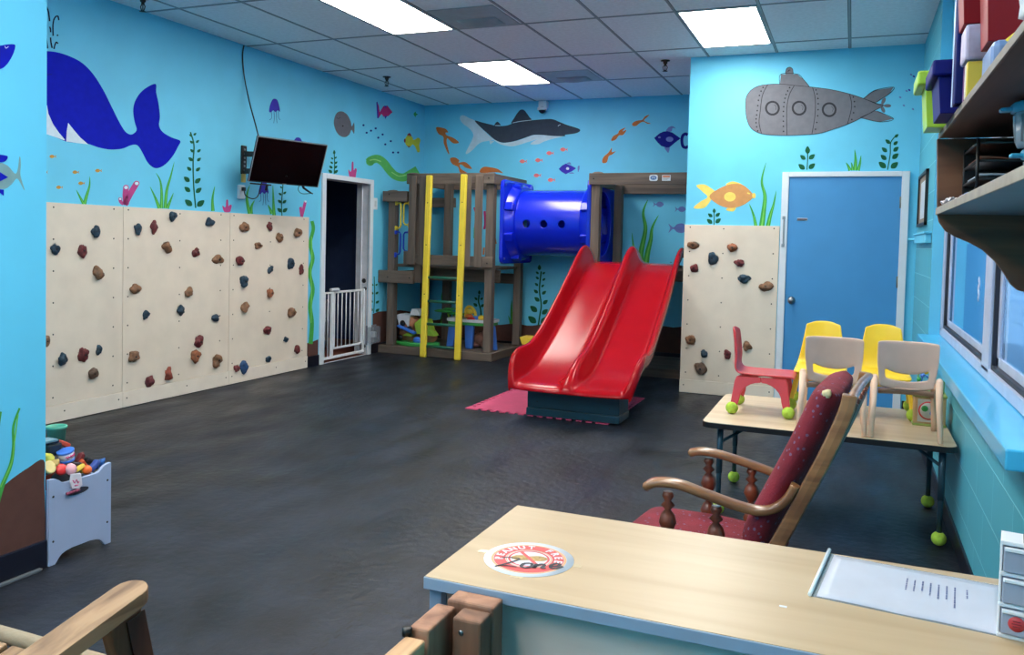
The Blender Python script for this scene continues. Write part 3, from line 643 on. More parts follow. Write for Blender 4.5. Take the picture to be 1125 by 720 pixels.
# ================================================================= CEILING FITTINGS
M_lt=mat('light_diffuser',(255,249,240),.5,emit=22,var=0)
lights=[(2,2,'long ceiling light panel nearest the camera, cut by the top of the photo'),(2,0,'ceiling light panel farthest away, above the painted shark'),(6,1,'ceiling light panel in front of the painted submarine wall'),(6,3,'ceiling light panel behind the submarine-wall light, out of frame'),(2,4,'ceiling light panel over the middle of the room, out of frame'),(6,5,'ceiling light panel over the reception desk, out of frame'),(4,6,'ceiling light panel over the rear of the room, out of frame'),(6,7,'added fill light panel behind the camera on the window side, out of frame'),(4,8,'added fill light panel at the rear wall, out of frame')]  # last two panels added out of view to brighten counter front and pier
pl=None
for j,k,lb in lights:
    cx=XG0+(j+.5)*GX; cy=Y0-(k+.5)*GY
    if pl is None:
        pl=thing('ceiling_light',lb,'ceiling light',(0,0,0),'recessed ceiling lights')
        b=nb(); hx,hy=GX/2-.014,GY/2-.014
        for lo,hi in (((-hx,-hy),(-hx+.012,hy)),((hx-.012,-hy),(hx,hy)),((-hx,-hy),(hx,-hy+.012)),((-hx,hy-.012),(hx,hy))): box(b,(lo[0],lo[1],-.007),(hi[0],hi[1],.002),.001)
        obj('frame',b,mat('light_frame',(190,196,204),.5),pl)
        b=nb(); box(b,(-hx+.012,-hy+.012,-.005),(hx-.012,hy-.012,.0)); obj('diffuser',b,M_lt,pl)
        pl.location=(cx,cy,CEIL-.001)
    else: dup(pl,loc=(cx,cy,CEIL-.001),label=lb)
def vent(cx,cy,lb):
    t=thing('ceiling_vent',lb,'vent',(cx,cy,CEIL),'square ceiling air vents')
    b=nb(); s=.28
    box(b,(cx-s,cy-s,CEIL-.008),(cx+s,cy+s,CEIL-.002),.002); obj('face_plate',b,mat('vent_grey',(170,175,182),.5),t)
    b=nb(); grid(b,lambda u,v:(cx-.17+.34*u,cy+.02+.22*v,CEIL-.009-.035*math.sin(PI*v)*math.sin(PI*u)**.5),10,6); obj('deflector',b,mat('vent_deflector',(150,155,160),.5),t,solid=.003)
    b=nb(); lathe(b,[(.001,0),(.12,0),(.11,.002),(.001,.003)],(cx,cy+.22,CEIL-.011),20,0,(0,0,-1)); 
    for v in b.verts: v.co.y=cy+.22+(v.co.y-cy-.22)*.35
    obj('opening',b,M_dark,t)
vent(XG0+3.5*GX,Y0-2*GY-.305,'large square air vent in the ceiling right of the nearest light panel')
vent(XG0+3.5*GX,Y0-.305,'smaller-looking square air vent in the ceiling right of the farthest light panel')
def sprink(p,lb):
    t=thing('fire_sprinkler',lb,'sprinkler',(p.x,p.y,CEIL),'ceiling fire sprinklers'); x,y=p.x,p.y
    b=nb(); lathe(b,[(.001,0),(.045,0),(.045,.006),(.022,.012),(.02,.03),(.012,.034),(.012,.05),(.001,.05)],(x,y,CEIL-.0045),16,0,(0,0,-1)); obj('escutcheon',b,M_brz,t)
    b=nb()
    for s in (-1,1): tube(b,[(x+s*.01,y,CEIL-.05),(x+s*.022,y,CEIL-.07),(x+s*.014,y,CEIL-.095),(x,y,CEIL-.105)],.004,6)
    obj('yoke',b,M_brz,t)
    b=nb(); lathe(b,[(.001,0),(.024,0),(.026,.003),(.001,.004)],(x,y,CEIL-.105),14,0,(0,0,-1)); lathe(b,[(.004,0),(.004,.05),(.001,.05)],(x,y,CEIL-.05),8,0,(0,0,-1)); obj('deflector',b,M_brz,t)
sprink(at(425,84,'Z',CEIL),'ceiling sprinkler near the left wall above the magenta painted fish')
sprink(at(731,66,'Z',CEIL),'ceiling sprinkler left of the submarine wall top corner')
sprink(at(157,-3,'Z',CEIL),'ceiling sprinkler at the top edge of the photo above the painted whale')
p=at(596,116,'Y',YB-.08); t=thing('security_camera','small white dome security camera on the back wall above the painted shark','security camera',(p.x,YB,3.03))
b=nb(); box(b,(p.x-.055,YB-.09,3.07),(p.x+.055,YB,3.16),.015); lathe(b,[(.001,0),(.06,0),(.062,-.03),(.05,-.035),(.001,-.035)],(p.x,YB-.085,3.075),18); obj('housing',b,M_white,t)
b=nb(); ball(b,(p.x,YB-.085,3.045),.048,(1,1,.95)); obj('dome',b,mat('smoked_dome',(18,20,26),.08),t)

# ================================================================= TELEVISION
c0=Vector((-4.864,6.409,2.077)); a,bx_,cc=1.191,.357,.014
MR=Matrix.Rotation(a,4,'Z')@Matrix.Rotation(bx_,4,'X')@Matrix.Rotation(cc,4,'Y'); TM=Matrix.Translation(c0)@MR
t=thing('television','black flat television tilted downward on an arm off the left wall','television',c0)
W2,H2=.365,.2125
b=nb(); box(b,(-W2,0,-H2),(W2,.022,H2),.004,0,TM); box(b,(-.22,.02,-.14),(.22,.05,.1),.012,0,TM); obj('casing',b,M_dark,t)
b=nb(); box(b,(-W2+.012,-.0025,-H2+.014),(W2-.012,.004,H2-.012),.001,0,TM); obj('screen',b,mat('tv_screen',(5,5,7),.25,spec=.12,var=.3,scale=3),t)
b=nb()
for lo,hi in (((-W2,H2-.005),(W2,H2+.001)),((-W2-.001,-H2),(-W2+.004,H2)),((W2-.004,-H2),(W2+.001,H2))): box(b,(lo[0],-.004,lo[1]),(hi[0],.0,hi[1]),.0,0,TM)
obj('bezel',b,mat('tv_bezel_silver',(170,175,182),.3,metal=.5),t)
b=nb(); box(b,(-.02,-.003,-H2+.003),(.02,-.0005,-H2+.009),0,0,TM); obj('maker_badge',b,M_steel,t)
t2=thing('tv_mount','black articulated wall mount behind the television','wall mount',(XL,6.36,2.1))
p1,p2=at(267,160,'X',XL),at(269,192,'X',XL)
b=nb(); box(b,(XL,p1.y-.035,p2.z),(XL+.02,p1.y+.035,p1.z),.008); obj('wall_plate',b,M_dark,t2)
for k in range(6):
    b=nb(); z=p2.z+.04+k*(p1.z-p2.z-.08)/5; lathe(b,[(.001,0),(.011,0),(.011,.003),(.001,.003)],(XL+.02,p1.y,z),10,0,(1,0,0)); obj('bolt',b,M_steel,t2)
hub=c0+MR@Vector((0,.06,0))
for z in (2.16,2.0):
    b=nb(); bar(b,(XL+.02,p1.y,z),(XL+.28,p1.y+.12,z),.03,.05,bev=.006); bar(b,(XL+.27,p1.y+.12,z),(hub.x,hub.y,z),.025,.045,bev=.006); obj('arm',b,M_dark,t2)
b=nb(); tube(b,[(XL+.275,p1.y+.12,1.96),(XL+.275,p1.y+.12,2.2)],.02); tube(b,[(hub.x,hub.y,1.95),(hub.x,hub.y,2.2)],.018); obj('pivot',b,M_dark,t2)
b=nb(); box(b,(XL+.004,p1.y-.03,p2.z-.075),(XL+.022,p1.y+.02,p2.z+.004),.004); obj('warning_tag',b,mat('tag_yellow',(210,190,110),.6),t2); t2.children[-1]['label']='yellow paper tag hanging under the plate'
b=nb(); q=[c0+MR@Vector(x) for x in ((-.33,.02,-.235),(-.12,.02,-.235))]; bar(b,q[0],q[1],.02,.012); bar(b,c0+MR@Vector((-.16,.02,-.235)),c0+MR@Vector((-.16,.02,-.29)),.02,.015); obj('lower_bracket',b,M_dark,t2)
pt=[Vector(at(268,50,'X',XL+.01)),at(266.5,62,'X',XL+.012),at(268.5,85,'X',XL+.02),at(274,112,'X',XL+.1),at(281,138,'X',XL+.25),c0+MR@Vector((-.34,.03,.2))]
b=nb(); tube(b,spline(pt,6),.006,8); tag(obj('television_cable',b,M_dark),'thin black cable dropping from the ceiling to the television','cable')
po=at(263.5,211,'X',XL); t3=thing('wall_outlet','white electrical outlet box on the left wall under the television mount','outlet',(XL,po.y,po.z-.06))
b=nb(); box(b,(XL,po.y-.04,po.z-.065),(XL+.03,po.y+.04,po.z+.065),.006); obj('cover',b,M_white,t3)
b=nb(); box(b,(XL+.03,po.y-.016,po.z+.01),(XL+.055,po.y+.02,po.z+.045),.005); obj('plug',b,M_dark,t3)
pt=[Vector((XL+.05,po.y,po.z+.02)),at(270,215,'X',XL+.06),at(278,218.5,'X',XL+.1),at(284,214,'X',XL+.2),c0+MR@Vector((-.2,.05,-.19))]
b=nb(); tube(b,spline(pt,6),.005,8); tag(obj('power_cord',b,M_dark),'black power cord looping from the wall outlet up behind the television','cord')
b=nb(); pt=[c0+MR@Vector(x) for x in ((.22,.05,-.2),(.24,.04,-.24),(.3,.03,-.27),(.34,.02,-.285))]; tube(b,pt,[.012,.012,.009,.006],8); tube(b,spline([c0+MR@Vector(x) for x in ((.2,.05,-.2),(.19,.05,-.26),(.24,.05,-.3),(.33,.03,-.285))],5),.003,6); tag(obj('dangling_plug',b,M_dark),'black cable end dangling below the right corner of the television','cable')
ps=at(412,224,'X',XL); t4=thing('light_switch','white light switch plate on the left wall beside the doorway','light switch',(XL,ps.y,ps.z-.06))
b=nb(); box(b,(XL,ps.y-.045,ps.z-.07),(XL+.007,ps.y+.045,ps.z+.07),.003); obj('cover',b,M_white,t4)
b=nb(); box(b,(XL+.006,ps.y-.016,ps.z-.035),(XL+.012,ps.y+.016,ps.z+.035),.002); obj('rocker',b,mat('switch_rocker',(196,204,212),.4),t4)

# ================================================================= BABY GATE
Mgw=mat('gate_white_metal',(226,230,236),.35)
t=thing('baby_gate','white metal pressure-fit baby gate standing in the left doorway','gate',(XL-.03,8.1,0))
gx=XL-.035; g0,g1=DY0+.012,DY1-.012
b=nb(); box(b,(gx-.014,g0,.03),(gx+.014,g1,.06),.005)
for y in (g0,g1-.03): box(b,(gx-.012,y,.03),(gx+.012,y+.03,.79),.005)
obj('frame',b,Mgw,t)
b=nb(); box(b,(gx-.01,g0,.765),(gx+.01,g0+.19,.785),.004); obj('side_panel_rail',b,Mgw,t)
for y in (g0+.075,g0+.135):
    b=nb(); tube(b,[(gx,y,.05),(gx,y,.775)],.006,8); obj('bar',b,Mgw,t)
b=nb(); box(b,(gx-.013,g0+.185,.04),(gx+.013,g0+.23,.80),.006); obj('gate_post',b,Mgw,t)
da,db=g0+.24,g1-.05
b=nb(); box(b,(gx-.01,da,.13),(gx+.01,db,.155),.004); box(b,(gx-.01,da,.765),(gx+.01,db,.79),.004); box(b,(gx-.01,da,.13),(gx+.01,da+.022,.79),.004); box(b,(gx-.01,db-.022,.13),(gx+.01,db,.79),.004); leaf=obj('gate_leaf',b,Mgw,t)
n=6
for i in range(1,n+1):
    y=da+(db-da)*i/(n+1); b=nb(); tube(b,[(gx,y,.15),(gx,y,.77)],.006,8); obj('bar',b,Mgw,leaf)
b=nb(); box(b,(gx-.02,g0+.17,.785),(gx+.025,g0+.33,.825),.014); obj('latch_handle',b,mat('gate_latch_grey',(190,196,204),.4),t)
for z in (.1,.79):
    for y,s in ((g1-.002,1),(g0+.002,-1)):
        b=nb(); lathe(b,[(.001,0),(.008,0),(.008,.006),(.022,.007),(.022,.012),(.001,.012)],(gx+.002,y,z),12,0,(0,s,0)); obj('pressure_pad',b,mat('pad_dark',(50,54,66),.6),t)
# clear box on the wall by the door
p=at(411,368,'X',XL+.05); y0b,y1b,z0b,z1b=p.y-.10,p.y+.10,p.z-.10,p.z+.10
t=thing('outlet_guard','clear plastic box fixed low on the left wall between the doorway and the playset','outlet cover',(XL,p.y,z0b))
b=nb(); box(b,(XL+.002,y0b,z0b),(XL+.085,y1b,z1b),.02); obj('cover',b,mat('clear_plastic',(165,175,190),.15,trans=.5,alpha=.6),t)
b=nb(); box(b,(XL+.001,y0b-.015,z0b-.015),(XL+.01,y1b+.015,z1b+.015),.004); obj('back_plate',b,mat('guard_plate',(110,112,124),.4),t)
b=nb(); box(b,(XL+.012,p.y-.03,p.z-.03),(XL+.05,p.y+.03,p.z+.04),.006); obj('plug',b,M_white,t)

# ================================================================= PLAYSET
def plw(n): return wood('playset_lumber_'+n,(110,96,86),(82,72,66),{'x':0,'y':1,'z':2}[n],4,.7,bump=.25)
LX,LY,LZ=plw('x'),plw('y'),plw('z')
YF=8.85; YR=9.80
T=thing('playset_tower','brown timber playset tower with slatted balcony and side bay on the left','playset',(-4.6,9.3,0))
def pc(n,lo,hi,m,par=None,bev=.006):
    b=nb(); box(b,lo,hi,bev); return obj(n,b,m,par or T)
# base frame
pc('base_board',(-5.335,YF-.03,.0),(-3.82,YF+.01,.095),LX); pc('base_board',(-3.86,YF+.012,0),(-3.82,YR+.05,.095),LY); pc('base_board',(-5.33,YF+.012,0),(-5.29,YR+.05,.095),LY); pc('base_board',(-5.285,YR,0),(-3.865,YR+.04,.095),LX)
pc('floor_deck',(-5.285,YF+.015,.05),(-3.865,YR-.005,.085),LX)
# posts (vertical)
for x,y,z in ((-5.245,YF+.005,1.86),(-3.945,YF+.0,2.12),(-4.90,YF+.04,2.12),(-5.245,YR-.1,1.86),(-3.925,YR-.1,2.12),(-4.92,YR-.1,2.12)):
    z0=.097 if not (x==-4.90) else .87
    pc('post',(x,y,z0),(x+.095,y+.095,z),LZ)
# top frame
pc('top_beam',(-4.975,YF-.04,2.055),(-3.83,YF+.0,2.18),LX); pc('top_beam',(-3.872,YF+.002,2.05),(-3.832,YR+.05,2.172),LY); pc('top_beam',(-4.965,YF+.002,2.05),(-4.925,YR+.05,2.17),LY); pc('top_beam',(-4.92,YR,2.05),(-3.875,YR+.04,2.17),LX)
pc('corner_block',(-3.955,YF-.056,2.055),(-3.825,YF-.041,2.17),LX)
b=nb(); ball(b,(-4.9,YF+.0,2.175),.07,(1,1,.25)); obj('post_cap',b,LX,T); 
# lower rail + rim beam below platform
pc('rail',(-4.985,YF-.03,1.10),(-3.83,YF+.0,1.215),LX); pc('corner_block',(-3.955,YF-.05,1.085),(-3.825,YF-.031,1.20),LX)
pc('rim_beam',(-4.85,YF+.30,.90),(-3.88,YF+.34,1.05),LX); pc('rim_beam',(-5.25,YR-.006,.86),(-3.875,YR+.035,.99),LX)
for i in range(7):
    y=YF+.052+i*.132; pc('platform_board',(-5.24,y,1.055),(-3.875,y+.122,1.085),LX)
pc('rim_beam',(-4.8,YF+.1,.9),(-4.76,YR-.01,1.05),LY)
# slats
for x0 in (-4.93,-4.785,-4.205,-4.06):
    pc('slat',(x0,YF-.062,1.09),(x0+.095,YF-.041,2.15),LZ)
# bolts
Mb=mat('bolt_dark',(50,46,44),.4,metal=.8)
for x,z in ((-3.89,2.12),(-3.89,1.14),(-5.2,1.93),(-5.2,.93),(-4.9,.93)):
    b=nb(); lathe(b,[(.001,0),(.009,0),(.009,.005),(.001,.006)],(x,YF-.057,z),10,0,(0,-1,0)); obj('bolt',b,Mb,T)
# side bay on the left
pc('bay_beam',(-5.30,YF-.045,1.845),(-4.96,YF+.0,1.97),LX); pc('bay_beam',(-5.34,YF-.05,.86),(-4.86,YF-.0,1.01),LX)
b=nb(); ball(b,(-5.2,YF+.04,1.965),.08,(1,.8,.3)); obj('post_cap',b,LX,T)
pc('bay_beam',(-5.30,YR-.006,1.82),(-4.81,YR+.034,1.945),LX); pc('bay_beam',(-5.325,YF+.1,1.84),(-5.285,YR,1.96),LY); pc('bay_beam',(-5.325,YF+.1,.87),(-5.285,YR,.99),LY)
pc('bay_block',(-5.0,YF-.04,1.08),(-4.94,YF-.005,1.25),LZ)
def grab(n,c,x,z0,z1,m,s):
    b=nb(); y=YF+.02; tube(b,[(x,y,z1),(x+s*.055,y-.01,z1-.005),(x+s*.07,y-.015,z1-.03),(x+s*.07,y-.015,z0+.04),(x+s*.055,y-.01,z0+.012),(x,y,z0)],.011,8)
    for z in (z0,z1): box(b,(x-.012,y-.02,z-.03),(x+.012,y+.02,z+.03),.006)
    o=obj(n,b,m,T); o['label']=c
My=mat('playset_yellow_plastic',(232,208,64),.4,var=.04,bump=.05); Mbl=mat('playset_blue_plastic',(20,60,190),.3,var=.04)
grab('grab_handle','yellow grab handle',-5.14,1.52,1.83,My,1); grab('grab_handle','yellow grab handle',-4.96,1.56,1.83,My,-1)
grab('grab_handle','blue grab handle',-5.14,1.20,1.48,Mbl,1); grab('grab_handle','blue grab handle',-4.955,1.24,1.48,Mbl,-1)

# ladder
Ld=thing('playset_ladder','yellow ladder with green rungs leaning on the left playset tower','ladder',(-4.425,8.75,0))
for x,zt in ((-4.655,2.15),(-4.205,2.16)):
    b=nb(); P=[(x+.018,YF-.095,zt),(x,YF-.13,.004)]
    bar(b,P[1],P[0],.075,.05,(0,-1,0),.012)
    rl=obj('side_rail',b,My,Ld)
    for k in range(3):
        b=nb(); xx=x+(k-1)*.022; bar(b,(xx,YF-.156,.02),(xx+.018,YF-.121,zt-.02),.010,.006,(0,-1,0),.002); obj('rib',b,My,rl)
    for k in (.35,.62,.85):
        b=nb(); lathe(b,[(.001,0),(.008,0),(.007,.004),(.001,.005)],(x+.018*k,YF-.155+.035*k,zt*k),8,0,(0,-1,0)); obj('bolt',b,Mb,rl)
Mgr=mat('ladder_green_rung',(18,92,74),.4)
for z in (.135,.40,.67,.95):
    b=nb(); tube(b,[(-4.63,YF-.115,z),(-4.2,YF-.115,z)],.017,10,flat=1); obj('rung',b,Mgr,Ld)

# tunnel
Mtu=mat('tunnel_blue_plastic',(8,36,205),.25,var=.03,scale=3,coat=.25)
TX0,TX1,TY,TZ,TR=-3.79,-2.70,9.385,1.625,.385
U=thing('crawl_tunnel','glossy blue plastic crawl tunnel between the two playset towers','tunnel',((TX0+TX1)/2,TY,1.1))
b=nb(); grid(b,lambda u,v:(TX0+.10+(TX1-TX0-.2)*u,TY-TR*math.cos(2*PI*v),TZ+TR*math.sin(2*PI*v)),40,72)
bmesh.ops.remove_doubles(b,verts=b.verts[:],dist=1e-4)
tb=obj('tube',b,Mtu,U,solid=.012)
def hole_cut(o,cens,r):
    b=nb()
    for c in cens: lathe(b,[(r,-.3),(r,.3)],c,24,0,(0,1,0))
    me=bpy.data.meshes.new('cut'); bmesh.ops.recalc_face_normals(b,faces=b.faces[:]); b.to_mesh(me); b.free(); co=bpy.data.objects.new('cut',me); COL.objects.link(co); co.location=(0,0,0)
    co.location=(0,0,0); md=o.modifiers.new('bool','BOOLEAN'); md.object=co; md.solver='EXACT'
    bpy.context.view_layer.update(); dg=bpy.context.evaluated_depsgraph_get(); nm=bpy.data.meshes.new_from_object(o.evaluated_get(dg)); 
    o.modifiers.clear(); o.data=nm; bpy.data.objects.remove(co)
    for p in nm.polygons: p.use_smooth=True
hz=TZ-.02
hole_cut(tb,[(x,TY-TR,hz) for x in (at(579,245,'Y',9.02).x,at(598,245,'Y',9.02).x,at(617.5,246,'Y',9.02).x)],.043)
# square flanges with a ribbed collar
def flange(xf,s):
    b=nb(); h=.49; r=.07; P=[]
    for cx,cy,a0 in ((h-r,h-r,0),(-h+r,h-r,90),(-h+r,-h+r,180),(h-r,-h+r,270)):
        for k in range(5): a=math.radians(a0+k*22.5); P.append((cx+r*math.cos(a),cy+r*math.sin(a)))
    n=80
    outer=[]
    # ring between square outline and round opening
    def sq(a):
        c,s_=math.cos(a),math.sin(a); k=1/max(abs(c),abs(s_)); x,y=c*k*h,s_*k*h
        if abs(x)>h-r and abs(y)>h-r:
            ccx,ccy=math.copysign(h-r,x),math.copysign(h-r,y); d=Vector((c,s_)); q=Vector((ccx,ccy)); bb=d.dot(q); disc=bb*bb-(q.length_squared-r*r); t=bb+math.sqrt(max(disc,0)); return t*c,t*s_
        return x,y
    for xx0,xx1,ro,ri in ((0,.05,'sq',TR-.012),):
        V=[]
        for x in (xf,xf+s*.045):
            V.append([b.verts.new((x,TY+sq(2*PI*k/n)[0],TZ+sq(2*PI*k/n)[1])) for k in range(n)])
        for x in (xf+s*.045,xf):
            V.append([b.verts.new((x,TY+ri*math.cos(2*PI*k/n),TZ+ri*math.sin(2*PI*k/n))) for k in range(n)])
        for i in range(4):
            A,B=V[i],V[(i+1)%4]
            for k in range(n): b.faces.new((A[k],A[(k+1)%n],B[(k+1)%n],B[k]))
    bmesh.ops.recalc_face_normals(b,faces=b.faces[:])
    fo=obj('flange',b,Mtu,U,bev=.006)
    b=nb(); g=[(xf+s*.045,.47),(xf+s*.13,.44),(xf+s*.15,.425),(xf+s*.15,TR-.002)]
    rings=[[b.verts.new((x,TY+rr*math.cos(2*PI*k/n),TZ+rr*math.sin(2*PI*k/n))) for k in range(n)] for x,rr in g]
    for A,B in zip(rings,rings[1:]):
        for k in range(n): f=b.faces.new((A[k],A[(k+1)%n],B[(k+1)%n],B[k])); f.smooth=True
    bmesh.ops.recalc_face_normals(b,faces=b.faces[:]); obj('collar',b,Mtu,fo,bev=.004)
    for k in range(8):
        a=PI/8+k*PI/4; d=Vector((0,math.cos(a),math.sin(a))); tg=Vector((0,-math.sin(a),math.cos(a)))
        M=Matrix(((1,0,0,0),(0,tg.y,d.y,0),(0,tg.z,d.z,0),(0,0,0,1))); M.translation=Vector((xf+s*.085,TY,TZ))+d*.465
        b=nb(); box(b,(-.045,-.05,-.06),(.06,.05,.022),.012,0,M); obj('rib',b,Mtu,fo)
    for sy in (-1,1):
        for sz in (-1,1):
            b=nb(); lathe(b,[(.001,0),(.014,0),(.012,.006),(.001,.007)],(xf+s*.045,TY+sy*.43,TZ+sz*.43),10,0,(s,0,0)); obj('bolt',b,mat('blue_bolt',(30,50,130),.4),fo)
flange(TX0,1); flange(TX1,-1)

# right tower at the slide
T2=thing('slide_tower','brown timber playset tower behind the red slide with stickers on its top beam','playset',(-2.1,9.25,0))
YF2=8.74; TXR=-1.50
pc('top_beam',(-2.675,YF2-.02,2.035),(TXR,YF2+.02,2.16),LX,T2); pc('post',(-2.655,YF2+.022,.097),(-2.56,YF2+.11,2.12),LZ,T2)
b=nb(); ball(b,(-2.6,YF2+.07,2.15),.08,(1,.8,.4)); obj('post_cap',b,LX,T2)
pc('post',(-2.655,YR-.1,.097),(-2.56,YR-.005,2.1),LZ,T2); pc('post',(TXR-.095,YF2+.022,.097),(TXR,YF2+.11,2.03),LZ,T2); pc('post',(TXR-.095,YR-.1,.097),(TXR,YR-.005,2.03),LZ,T2)
pc('top_beam',(-2.675,YF2+.112,2.04),(-2.635,YR-.12,2.15),LY,T2); pc('top_beam',(-2.66,YR,2.0),(TXR,YR+.04,2.12),LX,T2); pc('top_beam',(TXR-.04,YF2+.112,2.04),(TXR,YR-.12,2.15),LY,T2)
pc('base_board',(-2.67,YF2-.02,0),(TXR,YF2+.02,.095),LX,T2); pc('base_board',(-2.67,YF2+.022,0),(-2.63,YR+.04,.095),LY,T2)
pc('floor_deck',(-2.62,YF2+.025,.05),(TXR,YR,.085),LX,T2)
for i in range(8):
    y=YF2+.115+i*.118; pc('platform_board',(-2.55,y,1.13),(TXR-.1,y+.11,1.16),LX,T2)
pc('rim_beam',(-2.555,YF2+.03,1.02),(TXR-.1,YF2+.07,1.14),LX,T2)
for z in (2.13,): 
    b=nb(); lathe(b,[(.001,0),(.009,0),(.009,.005),(.001,.006)],(-2.62,YF2-.02,z-.03),10,0,(0,-1,0)); obj('bolt',b,Mb,T2)
s1=at(718,195.5,'Y',YF2-.021); s2=at(732,195.5,'Y',YF2-.021)
b=nb(); P=[(s1.x+.045*math.copysign(abs(math.cos(a))**.5,math.cos(a)),YF2-.0205,s1.z+.033*math.copysign(abs(math.sin(a))**.5,math.sin(a))) for a in [2*PI*k/24 for k in range(24)]]
prism(b,P,(0,-.002,0)); o=obj('oval_sticker',b,mat('sticker_white',(205,215,225),.4),T2)
b=nb(); P=[(s1.x+.034*math.cos(a),YF2-.0228,s1.z+.022*math.sin(a)) for a in [2*PI*k/24 for k in range(24)]]; prism(b,P,(0,-.001,0)); obj('emblem_ground',b,mat('sticker_blue',(70,110,170),.4),o)
b=nb(); tube(b,[(s1.x-.016,YF2-.0245,s1.z-.008),(s1.x-.008,YF2-.0245,s1.z+.01),(s1.x,YF2-.0245,s1.z-.004),(s1.x+.008,YF2-.0245,s1.z+.01),(s1.x+.016,YF2-.0245,s1.z-.008)],.003,6); obj('emblem_mark',b,mat('sticker_white',(205,215,225),.4),o)
b=nb(); box(b,(s2.x-.045,YF2-.0225,s2.z-.03),(s2.x+.045,YF2-.0205,s2.z+.03)); o=obj('small_sticker',b,mat('sticker_white',(205,215,225),.4),T2)
b=nb(); box(b,(s2.x-.038,YF2-.0235,s2.z+.004),(s2.x+.038,YF2-.0225,s2.z+.024)); obj('sticker_band',b,mat('sticker_orange',(220,130,90),.4),o)
b=nb()
for k in range(3): box(b,(s2.x-.034,YF2-.0235,s2.z-.006-k*.007),(s2.x+.034-k*.01,YF2-.0225,s2.z-.003-k*.007))
obj('sticker_lines',b,mat('sticker_grey',(120,130,140),.5),o)

# ================================================================= DOUBLE SLIDE
SL=thing('double_slide','glossy red two-lane wave slide coming down from the right playset tower','slide',(-2.03,7.3,.2))
Mrd=mat('slide_red_plastic',(160,8,20),.2,var=.05,scale=3,spec=.22)
ctr=[(8.66,1.20),(8.45,1.20),(8.25,1.145),(8.0,1.02),(7.7,.86),(7.4,.70),(7.1,.555),(6.85,.44),(6.65,.36),(6.48,.315),(6.32,.295),(6.2,.287),(6.12,.278),(6.075,.258),(6.065,.232)]
hs_=[.10,.19,.22,.20,.175,.165,.16,.155,.17,.215,.235,.205,.13,.05,.0]
hm_=[.10,.20,.22,.20,.17,.155,.145,.14,.155,.185,.165,.11,.05,.012,.0]
wx_=[.50,.50,.50,.50,.505,.505,.505,.507,.51,.512,.515,.515,.50,.48,.465]
prof=[(-1.035,'s',-.09),(-1.045,'s',-.02),(-1.03,'s',1),(-.985,'s',1.0),(-.955,'s',.8),(-.93,'s',.38),(-.895,'s',.08),(-.83,'s',0),(-.7,'s',0),(-.5,'s',0),(-.3,'m',0),(-.19,'m',.03),(-.125,'m',.2),(-.085,'m',.6),(-.055,'m',.92),(0,'m',1.0)]
full=prof+[(-x,k,h) for x,k,h in prof[:-1]][::-1]
def slide_pt(i,j):
    y,z=ctr[j]; x,k,h=full[i]; cx=-1.997-.1*(max(0,y-6.3)/2.3); H=hs_[j] if k=='s' else hm_[j]
    if h==-.09: dz=H-.10 if H>.02 else -.02
    elif h==-.02: dz=H-.03 if H>.02 else -.008
    else: dz=H*h
    ef=(abs(x)/1.04)
    yb=.05*ef**3 if j>=10 else 0
    return Vector((cx+x*wx_[j],y+yb,z+dz))
b=nb(); V=[[b.verts.new(slide_pt(i,j)) for i in range(len(full))] for j in range(len(ctr))]
for j in range(len(ctr)-1):
    for i in range(len(full)-1):
        f=b.faces.new((V[j][i],V[j][i+1],V[j+1][i+1],V[j+1][i])); f.smooth=True
bmesh.ops.recalc_face_normals(b,faces=b.faces[:])
so=obj('slide_bed',b,Mrd,SL,solid=.016,sub=2)
for x in (-2.52,-2.1,-1.66):
    b=nb(); lathe(b,[(.001,0),(.012,0),(.01,.005),(.001,.006)],(x-.05,8.5,1.225),10); obj('bolt',b,Mb,SL)
b=nb(); box(b,(-2.56,8.655,1.165),(-1.63,8.72,1.195),.005); obj('mounting_board',b,LX,SL)

BX=thing('slide_footing','dark teal wooden box under the foot of the red slide','box',(-2.0,6.42,0))
Mtl=mat('footing_teal_paint',(20,58,74),.35,var=.1,scale=5)
b=nb(); box(b,(-2.385,6.262,.07),(-1.625,6.55,.215),.004); obj('box_body',b,Mtl,BX)
b=nb(); box(b,(-2.39,6.25,.009),(-1.618,6.56,.068),.005); obj('plinth',b,Mtl,BX)
for x in (-2.3,-1.7):
    b=nb(); lathe(b,[(.001,0),(.005,0),(.005,.002),(.001,.002)],(x,6.262,.12),8,0,(0,-1,0)); obj('screw',b,M_screw,BX)
# pink puzzle mat
mcn=[Vector((-2.93,6.25)),Vector((-1.70,6.235)),Vector((-1.70,7.46)),Vector((-2.93,7.47))]
P=[]
for i in range(4):
    a,c=mcn[i],mcn[(i+1)%4]; d=(c-a); n_=Vector((d.y,-d.x)).normalized(); m_=15
    for k in range(m_):
        t0=k/m_; P.append(a+d*t0); P+=[a+d*((k+.35)/m_)]+([a+d*((k+.28)/m_)-n_*.045,a+d*((k+.82)/m_)-n_*.045] if 0<k<m_-1 else [])+[a+d*((k+.75)/m_)]
b=nb(); prism(b,[(p.x,p.y,.0005) for p in P],(0,0,.007)); tag(obj('foam_mat',b,mat('foam_pink',(196,72,110),.8,var=.05,bump=.2)),'pink foam puzzle mat with toothed edges under the slide footing','mat')

